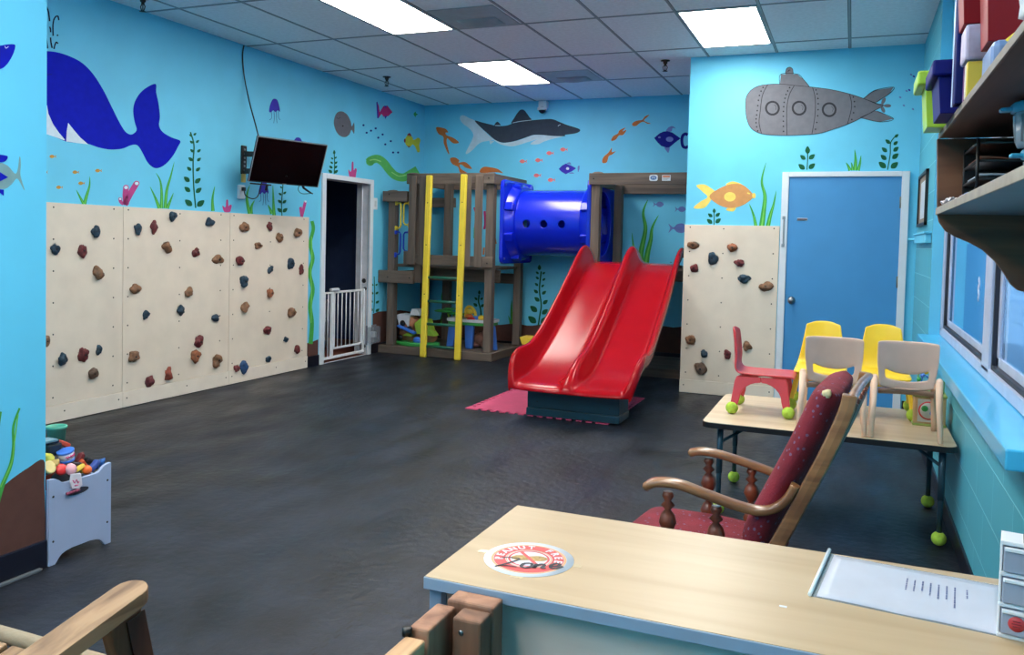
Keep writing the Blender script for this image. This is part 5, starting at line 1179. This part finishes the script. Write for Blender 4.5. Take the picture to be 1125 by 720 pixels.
# o, n, e written as joined brush strokes
o_=[(.010,-.022),(.002,-.026),(.002,-.036),(.010,-.038),(.017,-.031),(.014,-.023),(.010,-.022)]
n_=[(.021,-.020),(.0225,-.034),(.023,-.026),(.029,-.018),(.034,-.020),(.034,-.030),(.040,-.028)]
e_=[(.043,-.022),(.054,-.016),(.056,-.010),(.049,-.009),(.044,-.017),(.048,-.025),(.056,-.023),(.063,-.014)]
for nm,P in (('script_o',o_),('script_n',n_),('script_e',e_)): b=stroke(P,.0052); obj(nm,b,Mik,t,solid=.0003)
Mtp=mat('clear_tape',(206,190,160),.15,var=.0)
for dx,dy in ((-.088,.0),(.088,.008),(.01,-.083),(0,.083)):
    b=nb(); box(b,(sc.x+dx-.012,sc.y+dy-.007,CZ+.0),(sc.x+dx+.012,sc.y+dy+.007,CZ+.0004)); obj('tape',b,Mtp,t)

# letter in a clear sleeve
q=[at(897,656,'Z',CZ),at(915,614,'Z',CZ)]
ax_=(q[1]-q[0]).normalized(); ang=math.atan2(ax_.y,ax_.x); ux=Vector((math.sin(ang),-math.cos(ang),0))
t=thing('paper_letter','printed letter in a clear plastic sleeve lying on the counter beside the white drawers','paper',(q[0].x+.12,q[0].y+.1,CZ))
def pq(a,c,z): return q[0]+ux*a+ax_*c+Vector((0,0,z))
b=nb(); prism(b,[pq(-.012,-.004,.0004),pq(.285,-.004,.0004),pq(.285,.222,.0004),pq(-.012,.222,.0004)],(0,0,.0005)); obj('plastic_sleeve',b,mat('sleeve_clear',(196,214,230),.15,trans=.5,alpha=.5),t)
b=nb(); grid(b,lambda u,v:pq(.279*u,.216*v,.0012+.0008*abs(math.sin(7*u+3*v))),16,10); obj('sheet',b,mat('sheet_white',(182,188,202),.4,var=.03,scale=14),t,solid=.0003)
b=nb(); tube(b,[pq(-.010,-.006,.004),pq(-.010,.228,.006)],.0035,8); obj('sleeve_edge',b,mat('sleeve_edge_white',(214,232,240),.2),t)
for k in range(8):
    a=.130+.0125*k; 
    if k==7: a+=.006
    b=nb(); c=.075+.004*k if k<7 else .05; ln=(.05,.055,.045,.06,.07,.06,.09,.035)[k]; x=0; rr=random.Random(k)
    while x<ln:
        w=rr.uniform(.004,.009); box(b,(-w/2,-.0012,0),(w/2,.0012,.0002),0,0,Matrix.Translation(pq(a,.205-.045-x+0*c,.0024))@Matrix.Rotation(ang,4,'Z')); x+=w+.003
    obj('text_line',b,mat('print_ink_blue_grey',(92,104,150),.6),t)
b=nb(); box(b,(q[0].x-.055,q[0].y-.008-.06,CZ),(q[0].x-.043,q[0].y-.062,CZ+.0006)); 
tag(obj('tape_scrap',b,Mp),'tiny scrap of white tape on the counter in front of the letter','tape')

# three-drawer desk organiser
Dr=Matrix.Translation(at(1091,699,'Z',CZ)+Vector((.004,0,0)))@Matrix.Rotation(-.16,4,'Z')
t=thing('drawer_organiser','white three-drawer desktop organiser with a red sticker at the right end of the counter','organiser',Dr.translation)
b=nb(); W_,D_=.25,.055
for z in (.0,.0475,.095,.1425): box(b,(0,0,z),(W_,D_,z+.007),.002,0,Dr)
for x in (0,W_-.004): box(b,(x,.002,0),(x+.004,D_,.149),.0015,0,Dr)
box(b,(0,D_-.004,0),(W_,D_,.149),0,0,Dr); obj('case',b,mat('organiser_white',(224,226,232),.4),t)
for k in range(3):
    b=nb(); box(b,(.005,-.004,.0475*k+.008),(W_-.005,D_-.01,.0475*k+.046),.002,0,Dr); dr=obj('drawer',b,mat('drawer_grey_translucent',(150,158,178),.35,var=.06),t)
    b=nb(); box(b,(.006,-.008,.0475*k+.041),(W_-.006,-.003,.0475*k+.047),.0015,0,Dr); obj('drawer_lip',b,mat('organiser_white',(224,226,232),.4),dr)
    if k==0:
        b=nb(); lathe(b,[(.0001,0),(.0115,0),(.0115,.0006),(.0001,.0006)],Dr@Vector((.026,-.0042,.027)),24,0,Dr.to_3x3()@Vector((0,-1,0))); s_=obj('red_sticker',b,mat('sticker_red',(196,58,66),.4),dr)
        b=nb()
        for dz,w in ((.004,.010),(.0,.013),(-.004,.010)): box(b,(.026-w/2,-.0052,.027+dz-.0009),(.026+w/2,-.0047,.027+dz+.0009),0,0,Dr)
        obj('sticker_print',b,mat('sticker_dark_red',(130,30,44),.5),dr)
b=nb(); grid(b,lambda u,v:Dr@Vector((.03+.18*u,.006+.045*v,.150+.012*math.sin(PI*u)*math.sin(PI*v)*(1+.3*math.sin(9*u)*math.cos(7*v)))),14,10); tag(obj('black_pouch',b,mat('pouch_black',(26,28,36),.8,bump=.4),solid=.004),'black cloth pouch lying on top of the white drawer organiser','pouch')

# ================================================================= WOODEN GATE IN FRONT OF COUNTER
Mg1=wood('gate_wood_red_brown',(166,120,94),(116,78,60),2,5,.7,bump=.3); Mg2=wood('gate_wood_tan',(204,164,122),(160,120,86),1,5,.65,bump=.3)
t=thing('wooden_gate','rough brown lumber gate post and rail against the left front corner of the counter','gate',(-.58,1.2,0))
def gb(n,lo,hi,m,bev=.004): b=nb(); box(b,lo,hi,bev); return obj(n,b,m,t)
gz=.812
gb('post',(-.600,1.225,0),(-.516,1.268,gz),Mg1); fb=gb('front_block',(-.568,1.18,0),(-.518,1.223,gz-.006),wood('gate_wood_dark',(138,96,72),(96,66,50),2,5,.7,bump=.3))
b=nb(); lathe(b,[(.0001,0),(.0045,0),(.004,.0015),(.0001,.002)],(-.552,1.18,gz-.028),10,0,(0,-1,0)); obj('screw',b,M_steel,fb)
gb('rail',(-.617,1.128,.62),(-.582,1.223,gz-.008),Mg1); gb('rail',(-.617,.5,.62),(-.582,1.118,gz-.018),Mg2)
b=nb(); lathe(b,[(.003,0),(.008,.0),(.008,.012),(.003,.012)],(-.617,1.122,gz-.02),12); obj('hinge_pin',b,M_dark,t)
for z in (.15,.4): gb('board',(-.612,.5,z),(-.588,1.222,z+.09),Mg2)

# ================================================================= ARMCHAIR, LOWER LEFT
Mtk=wood('teak_weathered',(158,126,94),(108,80,56),1,5,.6,bump=.3); Mtk2=wood('teak_reddish',(140,96,66),(92,58,40),2,5,.6,bump=.2)
base_=Vector((-1.755,1.11,0))
t=thing('wooden_armchair','weathered slatted wooden armchair cut off at the lower left corner','armchair',(0,0,0))
SLP=.2
for sx in (-1,1):
    b=nb(); P=[]
    for k in range(9): a=PI*k/8; P.append((sx*.30+.042*math.cos(a),.262+.038*math.sin(a)))
    P+= [(sx*.30-.042,-.33),(sx*.30+.042,-.33)]
    prism(b,[(x,y,.59-SLP*(.30-y)) for x,y in P],(0,0,.032)); obj('armrest',b,Mtk,t,bev=.010)
    b=nb(); bar(b,(sx*.300,.40,.0),(sx*.300,.235,.578),.038,.085,(0,1,0),.005); lg=obj('leg',b,Mtk2,t)
    b=nb(); bar(b,(sx*.300+.021,.345,.2),(sx*.300+.021,.262,.56),.004,.05,(0,1,0),.001); obj('leg_face',b,wood('teak_dark_face',(92,56,40),(60,36,28),2,5,.5),lg)
    b=nb(); bar(b,(sx*.300,-.40,.0),(sx*.300,-.30,.465),.036,.075,(0,1,0),.005); obj('leg',b,Mtk2,t)
    b=nb(); bar(b,(sx*.276,-.36,.26),(sx*.276,.25,.385),.024,.07,bev=.004); obj('side_rail',b,Mtk,t)
b=nb(); tube(b,[(-.30,.285,.415),(.34,.285,.415)],.019,12); obj('front_rail',b,mat('teak_grey_rail',(158,142,118),.7,bump=.3),t)
for k in range(8):
    x=-.262+k*.068; b=nb(); bar(b,(x+.024,.258,.410),(x+.024,-.30,.298),.050,.016,bev=.004); obj('seat_slat',b,Mtk,t)
for k in range(7):
    x=-.235+k*.068; b=nb(); bar(b,(x+.024,-.29,.30),(x+.024,-.50,.88),.048,.015,(0,1,0),.004); obj('back_slat',b,Mtk,t)
b=nb(); bar(b,(-.30,-.50,.89),(.30,-.50,.89),.03,.06,bev=.006); obj('top_rail',b,Mtk,t)
t.location=base_

# ================================================================= WALL SHELF WITH BINS
SY=2.45; SXF=.200
Mws=wood('shelf_walnut',(112,74,50),(74,46,32),0,4,.5); Mwe=mat('shelf_edge_worn',(128,118,110),.6,var=.1,scale=20)
t=thing('wall_shelf','dark wooden bracketed wall shelf with two boards at the right edge of the photo','shelf',(.35,1.75,1.3))
pr=[(1029,150),(1029,235),(1031,244),(1038,254),(1050,261),(1065,267),(1079,275),(1092,287),(1102,300),(1109,312),(1117,319),(1126,321)]
P=[at(u,v,'Y',SY) for u,v in pr]; P=[Vector((p.x,SY,p.z)) for p in P]; P[0].z=1.6985; P.append(Vector((.503,SY,P[-1].z-.01))); P.append(Vector((.503,SY,1.6985)))
for yy in (SY,1.0):
    b=nb(); prism(b,[(p.x,yy-.02,p.z) for p in P],(0,.02,0)); obj('end_bracket',b,Mws,t,bev=.002)
b=nb(); box(b,(SXF,1.002,1.699),(.503,SY-.021,1.7125),.002); o=obj('upper_board',b,wood('shelf_walnut_y',(96,70,58),(66,46,38),1,4,.5),t)
b=nb(); box(b,(SXF-.004,1.002,1.698),(SXF-.0002,SY-.002,1.7132),.001); obj('edge_strip',b,Mwe,o)
b=nb(); box(b,(SXF+.001,1.002,1.503),(.503,SY-.021,1.519),.002); o=obj('lower_board',b,mat('shelf_grey_blue',(96,104,116),.5,var=.05),t)
b=nb(); box(b,(SXF-.003,1.002,1.502),(SXF+.0008,SY-.002,1.520),.001); obj('edge_strip',b,mat('shelf_edge_pale',(150,140,128),.6,var=.1,scale=20),o)
b=nb(); box(b,(.49,1.002,1.52),(.503,SY-.021,1.698)); obj('back_board',b,wood('shelf_walnut_y',(96,70,58),(66,46,38),1,4,.5),t)
def pxb(Yn,u0,v0,u1,v1,dep,bev=.004,fx=None):
    a,c=at(u0,v0,'Y',Yn),at(u1,v1,'Y',Yn); return (a.x,Yn,c.z),(fx if fx else c.x,Yn+dep,a.z)
STZ=1.7135
def bin_(label,x0,x1,y0,y1,z0,h,m,nm,rim=.012,grp='plastic bins on the upper shelf'):
    t=thing('storage_bin',label,'bin',((x0+x1)/2,(y0+y1)/2,z0),grp)
    tp=.009; b=nb()
    lo=[(x0+tp,y0+tp*.6),(x1-tp,y0+tp*.6),(x1-tp,y1-tp*.6),(x0+tp,y1-tp*.6)]; hi=[(x0,y0),(x1,y0),(x1,y1),(x0,y1)]
    A=[b.verts.new((x,y,z0)) for x,y in lo]; B=[b.verts.new((x,y,z0+h)) for x,y in hi]
    b.faces.new(A[::-1]); 
    for k in range(4): b.faces.new((A[k],A[(k+1)%4],B[(k+1)%4],B[k]))
    obj('tub',b,m,t,solid=.004,bev=.012)
    b=nb()
    for lo_,hi_ in (((x0-rim,y0-rim),(x1+rim,y0+.004)),((x0-rim,y1-.004),(x1+rim,y1+rim)),((x0-rim,y0),(x0+.004,y1)),((x1-.004,y0),(x1+rim,y1))): box(b,(lo_[0],lo_[1],z0+h-.035),(hi_[0],hi_[1],z0+h),.005)
    obj('rim',b,m,t); return t
Mlim=mat('bin_lime',(166,206,60),.4,var=.04,coat=.2); Mnv=mat('bin_blue',(2,10,104),.55,var=.04,spec=.25); Mrb=mat('bin_red',(140,12,28),.5,var=.06,spec=.3)
bin_('lime green plastic bin at the far end of the upper shelf',.150,.42,2.30,2.425,STZ,.135,Mlim,'l',rim=.018)
b=nb(); 
bin_('dark blue plastic bin next to the lime bin on the upper shelf',.160,.42,2.075,2.25,STZ,.115,Mnv,'b')
# binder
b=nb(); lo,hi=pxb(1.955,1052,-40,1068,112,.05); lo=(lo[0],lo[1],STZ); t=thing('ring_binder','tall dark blue binder standing on the upper shelf before the blue bin','binder',(.3,1.98,STZ))
box(b,(.186,1.955,STZ),(.42,1.962,2.06),.003); box(b,(.186,1.998,STZ),(.42,2.005,2.06),.003); box(b,(.183,1.955,STZ),(.19,2.005,2.06),.003); obj('cover',b,mat('binder_blue',(8,24,90),.7,spec=.2),t)
b=nb(); box(b,(.192,1.964,STZ+.006),(.41,1.996,2.05)); obj('sheets',b,mat('paper_block',(200,214,236),.7),t)
b=nb(); box(b,(.1815,1.996,STZ),(.1845,2.006,2.06),.001); obj('spine_edge',b,mat('binder_edge_white',(196,214,240),.3),t)
for i,(y,c,l) in enumerate(((1.925,(96,40,110),'thin purple book on the upper shelf beside the blue binder'),(1.90,(214,214,204),'white book on the upper shelf between the purple and yellow books'),(1.875,(224,196,70),'yellow book on the upper shelf under the red bin'))):
    t=thing('book',l,'book',(.3,y,STZ),'books on the upper shelf'); b=nb(); box(b,(.196,y,STZ),(.36,y+.018,STZ+.07),.002); obj('cover',b,mat('book_cover_%d'%i,c,.5),t)
    b=nb(); box(b,(.20,y+.003,STZ+.0702),(.358,y+.015,STZ+.0708)); obj('pages',b,mat('paper_block',(200,214,236),.7),t)
b=nb(); box(b,(.190,1.868,STZ+.0715),(.44,1.95,STZ+.142),.006); t=obj('game_box',b,mat('box_pastel',(190,180,206),.5,var=.25,scale=14)); tag(t,'pale lilac and white box lying on the books of the upper shelf','box')
bin_('red plastic bin stacked on the pale box of the upper shelf',.178,.43,1.865,1.955,STZ+.1435,.16,Mrb,'r')
bin_('red plastic bin nearest the camera on the upper shelf',.203,.44,1.72,1.82,STZ+.075,.2,Mrb,'r',rim=.02)
b=nb(); box(b,(.215,1.70,STZ),(.44,1.83,STZ+.072),.012); tag(obj('plastic_box',b,mat('box_pale_blue',(120,150,200),.3,var=.2,scale=12)),'pale blue box under the nearest red bin on the upper shelf','box')
b=nb(); ball(b,(.275,1.57,STZ+.036),.044,(1,.9,.8),nz=.8,seed=4,sub=3); tag(obj('yellow_pouf',b,mat('pouf_yellow',(226,200,50),.8,bump=.5)),'crinkled yellow toy at the near end of the upper shelf','toy')
b=nb(); ball(b,(.285,1.59,STZ+.115),.055,(1,1,.9),nz=.6,seed=9,sub=3); tag(obj('plastic_bag',b,mat('bag_white',(224,228,236),.4,bump=.4)),'crumpled white plastic bag above the yellow toy on the upper shelf','bag')
# jars
Mcl=mat('jar_clear_grey',(190,196,206),.12,trans=.35,var=.1,scale=20); Mll=mat('jar_lid_teal',(60,165,200),.4)
for i,z in enumerate((1.5195,1.6065)):
    jx,jy_=(.335,.315)[i],1.83
    t=thing('snap_jar',('upper','lower')[1-i]+' clear plastic jar with teal lid in the stack on the lower shelf','jar',(jx,jy_,z),'lidded jars on the lower shelf')
    b=nb(); lathe(b,[(.001,0),(.034,0),(.038,.01),(.041,.068),(.001,.068)],(jx,jy_,z),24)
    for k in range(10): a=2*PI*k/10; tube(b,[(jx+.037*math.cos(a),jy_+.037*math.sin(a),z+.01),(jx+.041*math.cos(a),jy_+.041*math.sin(a),z+.06)],.003,6)
    obj('jar_body',b,Mcl,t)
    b=nb(); lathe(b,[(.001,.066),(.047,.066),(.048,.08),(.042,.0855),(.001,.0855)],(jx,jy_,z),28); box(b,(jx-.066,jy_-.012,z+.068),(jx-.044,jy_+.012,z+.076),.003); obj('lid',b,Mll,t)
# letter tray + papers
t=thing('letter_tray','black wire letter tray with papers at the far end of the lower shelf','letter tray',(.36,2.3,1.52))
b=nb()
for x in (.255,.46): 
    for y in (2.16,2.40): tube(b,[(x,y,1.5195),(x,y,1.665)],.004,6)
for z in (1.535,1.575,1.615,1.655):
    tube(b,[(.255,2.16,z),(.46,2.16,z),(.46,2.40,z),(.255,2.40,z)],.0035,6,closed=True)
    box(b,(.256,2.162,z-.003),(.459,2.398,z-.001))
box(b,(.456,2.16,1.52),(.459,2.40,1.66)); box(b,(.256,2.397,1.52),(.459,2.40,1.66))
obj('wire_frame',b,M_dark,t)
for k,z in enumerate((1.5395,1.5795,1.6195)):
    b=nb(); grid(b,lambda u,v:(.262+.19*u,2.17+.22*v,z+.002+.004*math.sin(5*u+k)),8,6); obj('paper_pile',b,mat('pile_%d'%k,((60,50,52),(190,190,200),(150,90,70))[k],.7),t,solid=.004)
b=nb(); grid(b,lambda u,v:(.204+.046*u,2.20+.21*v+.0*u,1.5235+.012*abs(math.sin(9*u+5*v))),10,10); tag(obj('loose_paper',b,mat('paper_loose',(206,200,206),.6),solid=.002),'crumpled white papers lying in front of the black letter tray','paper')
for i,(y,c,l) in enumerate(((1.98,(120,150,210),'blue pen case'),(2.06,(170,170,200),'grey pen case'))):
    b=nb(); box(b,(.215,y,1.5195),(.30,y+.05,1.533),.005); tag(obj('pen_case',b,mat('pen_case_%d'%i,c,.5)),l+' lying on the lower shelf before the letter tray','pen case')

# framed notice, raceway on the right wall
t=thing('framed_notice','black-framed notice with white paper on the right wall above the door corner','picture frame',(XR,7.3,1.6))
fy0,fy1,fz0,fz1=6.93,7.72,1.60,2.02
b=nb()
for lo,hi in (((fy0,fz0),(fy1,fz0+.025)),((fy0,fz1-.025),(fy1,fz1)),((fy0,fz0),(fy0+.025,fz1)),((fy1-.025,fz0),(fy1,fz1))): box(b,(XR-.022,lo[0],lo[1]),(XR,hi[0],hi[1]),.003)
obj('frame',b,M_dark,t)
b=nb(); box(b,(XR-.008,fy0+.025,fz0+.025),(XR-.002,fy1-.025,fz1-.025)); obj('mat_board',b,mat('mat_board_tan',(150,130,108),.6),t)
b=nb(); box(b,(XR-.0105,fy0+.1,fz0+.06),(XR-.0085,fy1-.2,fz1-.07)); obj('notice_paper',b,mat('notice_white',(210,220,226),.5),t)
b=nb(); p0=at(1018,268,'X',XR); box(b,(XR-.04,6.50,1.462),(XR,7.6,1.545),.006); box(b,(XR-.05,6.47,1.528),(XR,7.62,1.545),.004); tag(obj('cable_raceway',b,mat('paint_sky_blue',(0,0,0))),'sky-blue painted raceway box on the right wall under the framed notice','raceway')
b=nb(); tube(b,[(XR-.02,7.6,1.50),(XR-.02,YS-.03,1.50),(.44,YS-.03,1.50)],.012,8); tag(obj('painted_conduit',b,mat('paint_sky_blue',(0,0,0))),'sky-blue painted conduit between the door frame and the raceway box','conduit')

# ================================================================= TOY BOX, LEFT
t=thing('toy_box','grey-blue wooden toy box with scalloped legs standing against the blue pier','toy box',(-3.3,2.63,0))
Mtbx=mat('toy_box_grey_blue',(156,172,204),.5,var=.02); bx=-3.052; y0,y1=2.461,2.775
def endp(x,th):
    H=.365; top=[]; n=20
    for k in range(n+1):
        u=k/n; y=y0+(y1-y0)*u; e=min(u,1-u); z=H-.030*(1/(1+math.exp(-(e-.16)*40))); top.append((x,y,z))
    og=[(.030,.0),(.040,.012),(.050,.024),(.062,.034),(.080,.040),(.11,.045)]
    bot=[(x,y1,0)]+[(x,y1-a,c) for a,c in og]+[(x,y0+a*1.0,c) for a,c in og[::-1]]+[(x,y0,0)]
    b=nb(); prism(b,top+bot,(-th,0,0)); return b
o=obj('end_panel',endp(bx,.016),Mtbx,t,bev=.002); obj('end_panel',endp(bx-.52,.016),Mtbx,t,bev=.002)
b=nb(); P=[(bx+.0012,2.60+.055*math.cos(a),.283+.014*math.sin(a)) for a in [2*PI*k/24 for k in range(24)]]; prism(b,P,(-.002,0,0)); obj('handle_slot',b,mat('slot_dark',(46,50,66),.8),o)
for y,z in ((y1-.02,.29),(y1-.02,.1),(y0+.02,.29),(y0+.02,.1)):
    b=nb(); lathe(b,[(.0001,0),(.005,0),(.004,.002),(.0001,.002)],(bx,y,z),8,0,(1,0,0)); obj('screw',b,M_screw,o)
for y in (y0+.012,y1-.026):
    b=nb(); box(b,(bx-.536,y,.07),(bx-.018,y+.014,.31),.002); obj('side_panel',b,Mtbx,t)
b=nb(); box(b,(bx-.53,y0+.028,.07),(bx-.02,y1-.028,.085)); obj('bottom_panel',b,Mtbx,t)
# toys heaped inside: every one a thing
def toy(n,l,bm,m,cat='toy'): return tag(obj(n,bm,m),l,cat,'toys heaped in the toy box')
def TP(u,v,x): return at(u,v,'X',x)
rt_=random.Random(3)
FB=(((40,70,60),'dark green'),((30,40,80),'navy'),((110,40,50),'maroon'),((60,56,60),'charcoal'),((150,60,40),'rust red'),((40,60,110),'blue'))
for k,(x,y,z,r) in enumerate(((-3.165,2.62,.166,.079),(-3.33,2.62,.166,.079),(-3.49,2.62,.166,.079),(-3.15,2.61,.303,.056),(-3.285,2.61,.318,.074),(-3.44,2.62,.32,.078))):
    b=nb(); ball(b,(x,y,z),r,(1,1,1),sub=3); toy('soft_ball',FB[k][1]+' soft ball '+('at the bottom of the toy box','under the other toys of the toy box')[k>2],b,mat('softball_%d'%k,FB[k][0],.8))
p=TP(62,476,-3.3); t=thing('toy_bucket','small green toy bucket upright at the top of the toy heap','toy bucket',p,'toys heaped in the toy box')
b=nb(); lathe(b,[(.034,-.06),(.040,.02),(.045,.022),(.045,.032),(.041,.034),(.037,.03),(.030,-.05),(.001,-.05)],p,24); obj('pail',b,mat('toy_seafoam',(96,190,160),.35,coat=.2),t)
p=TP(52,492,-3.22); b=nb(); box(b,(p.x-.04,p.y-.03,p.z-.035),(p.x+.04,p.y+.045,p.z+.02),.01,0); box(b,(p.x-.03,p.y-.02,p.z+.02),(p.x+.035,p.y+.035,p.z+.032),.005); toy('toy_car','dark toy car with grey roof beside the green bucket',b,mat('toy_charcoal',(32,40,48),.35))
b=nb(); p=TP(51,486,-3.21); box(b,(p.x-.03,p.y-.03,p.z),(p.x+.03,p.y+.035,p.z+.012),.004); toy('toy_saucer','pale grey-blue toy saucer on the dark toy car',b,mat('toy_greyblue',(120,160,176),.3))
p=TP(73,501,-3.15); t=thing('toy_cup','white and blue toy cup with pink lettering in front of the dark toy car','toy cup',p,'toys heaped in the toy box')
Mx=Matrix.Translation(p)@Matrix.Rotation(.25,4,'X')
b=nb(); 
for v in lathe(b,[(.001,-.024),(.028,-.024),(.034,.024),(.001,.020)],(0,0,0),20) or []: pass
for v in b.verts: v.co=Mx@v.co
obj('cup_body',b,mat('toy_cup_white',(214,220,236),.35),t)
b=nb(); lathe(b,[(.0335,.016),(.0352,.018),(.0355,.026),(.033,.026)],(0,0,0),20); lathe(b,[(.0285,-.025),(.0298,-.024),(.0305,-.014),(.0292,-.014)],(0,0,0),20)
for v in b.verts: v.co=Mx@v.co
obj('blue_band',b,Mtb,t)
b=nb(); P=[(.0322*math.cos(-.75+1.5*k/14),.0322*math.sin(-.75+1.5*k/14),.003+.005*math.sin(k*2.4)) for k in range(15)]; tube(b,P,.0028,6)
for v in b.verts: v.co=Mx@v.co
obj('pink_lettering',b,mat('toy_pink',(214,60,130),.4),t)
p=TP(67,516,-3.10); b=nb(); lathe(b,[(.001,-.01),(.022,-.01),(.026,0),(.022,.01),(.001,.012)],p,24,0,(.8,-.2,.6)); toy('toy_disc','bright red round toy disc at the front of the heap',b,mat('toy_bright_red',(214,44,44),.35))
p=TP(95.5,516.5,-3.09); b=nb(); ball(b,p,.0205,sub=3); toy('toy_ball','small orange ball at the right of the toy heap',b,mat('toy_bright_orange',(232,104,40),.45))
p=TP(52,515,-3.11); t=thing('toy_drum','brown toy drum with cream rim at the left of the toy heap','toy drum',p,'toys heaped in the toy box')
b=nb(); lathe(b,[(.001,-.02),(.024,-.02),(.024,.015),(.001,.015)],p,20,0,(.85,.1,.5)); obj('shell',b,mat('toy_mauve_brown',(134,92,88),.5),t)
b=nb(); lathe(b,[(.022,.008),(.028,.008),(.028,.018),(.022,.018)],p,20,0,(.85,.1,.5)); obj('rim',b,mat('toy_cream',(226,206,140),.5),t)
p=TP(50,505,-3.16); b=nb(); ball(b,p,.035,(1,1,.7),nz=.3,seed=6,sub=3); toy('toy_block','yellow-green toy at the left of the heap above the drum',b,mat('toy_yellowgreen',(200,196,70),.5))
p=TP(58,510,-3.13); b=nb(); ball(b,p,.026,(1,1.1,.9),nz=.35,seed=8,sub=3); toy('toy_bean','gold coloured toy beside the brown drum',b,mat('toy_dull_gold',(176,150,80),.5))
for i,(u,v,x,c,n) in enumerate(((70,488,-3.2,(200,80,60),'orange-red'),(84,511,-3.12,(40,30,34),'black'),(86,515,-3.105,(220,190,70),'yellow'),(92,511,-3.13,(190,80,40),'rust'),(99,507,-3.14,(30,30,36),'charcoal'),(87,505,-3.15,(110,40,40),'dark red'),(103,512,-3.10,(60,80,150),'blue'))):
    p=TP(u,v,x); b=nb(); M=Matrix.Translation(p)@Matrix.Rotation(rt_.uniform(-1,1),4,'X')@Matrix.Rotation(rt_.uniform(-.5,.5),4,'Y')
    box(b,(-.015,-.028,-.011),(.015,.028,.011),.006,0,M)
    lathe(b,[(.003,-.02),(.008,-.02),(.008,.02),(.003,.02)],M@Vector((0,.015,-.008)),10); toy('toy_truck_small',n+' little toy vehicle in the middle of the toy heap',b,mat('toy_small_%d'%i,c,.4))
p=TP(112,508,-3.12); b=nb(); 
for k in range(4): tube(b,[p+Vector((0,-.01+.006*k,-.02)),p+Vector((0,-.012+.009*k,.016))],.0028,6)
tube(b,[p+Vector((0,0,-.06)),p+Vector((0,0,-.018))],.006,8); toy('toy_rake','small blue toy rake sticking up at the right corner of the toy box',b,mat('toy_rake_blue',(50,110,190),.4))
p=TP(81,530,-3.046); t=thing('toy_bag','white and pink toy packet hanging over the front edge of the toy box','toy packet',p,'toys heaped in the toy box')
b=nb(); pk=[TP(u,v,-3.048) for u,v in ((77,521),(88,520),(89.5,533),(86,537),(78,537),(76,530))]; prism(b,pk,(.007,0,0)); obj('packet',b,mat('toy_packet_white',(222,216,226),.5,var=.05),t,bev=.002)
b=nb(); P=[TP(u,v,-3.0405) for u,v in ((80,528),(82,531),(84,527),(86,531),(87,529))]; tube(b,P,.0022,6); tube(b,[TP(u,v,-3.0405) for u,v in ((82,534),(86,533))],.002,6); obj('pink_print',b,mat('toy_pink',(214,60,130),.4),t)
b=nb(); ball(b,TP(78,516,-3.075),.02,(1,1.2,1.3),nz=.2,seed=2); toy('toy_doll','pale pink little doll at the front of the heap',b,mat('toy_pale_pink',(228,170,180),.6))
p=TP(79,541,-3.046); b=nb(); tube(b,spline([TP(73,543,-3.044),TP(78,541.5,-3.04),TP(82,540,-3.04),TP(87,538.5,-3.044)],4),.0065,8); toy('toy_shoe','dark pink striped toy poking through the handle slot',b,mat('toy_stripe',(140,60,90),.5,var=.5,scale=90))

# ================================================================= LIGHT
W=bpy.data.worlds.new('world'); scene.world=W; W.use_nodes=True; nt=W.node_tree; N=nt.nodes; bg=N['Background']
sky=N.new('ShaderNodeTexSky'); sky.sky_type='NISHITA'; sky.sun_elevation=math.radians(38); sky.sun_rotation=math.radians(200); sky.sun_disc=False
nt.links.new(sky.outputs[0],bg.inputs[0]); bg.inputs[1].default_value=.95
scene.view_settings.view_transform='Standard'; scene.view_settings.look='None'; scene.view_settings.gamma=1; scene.view_settings.use_curve_mapping=False
scene.view_settings.exposure=0.1
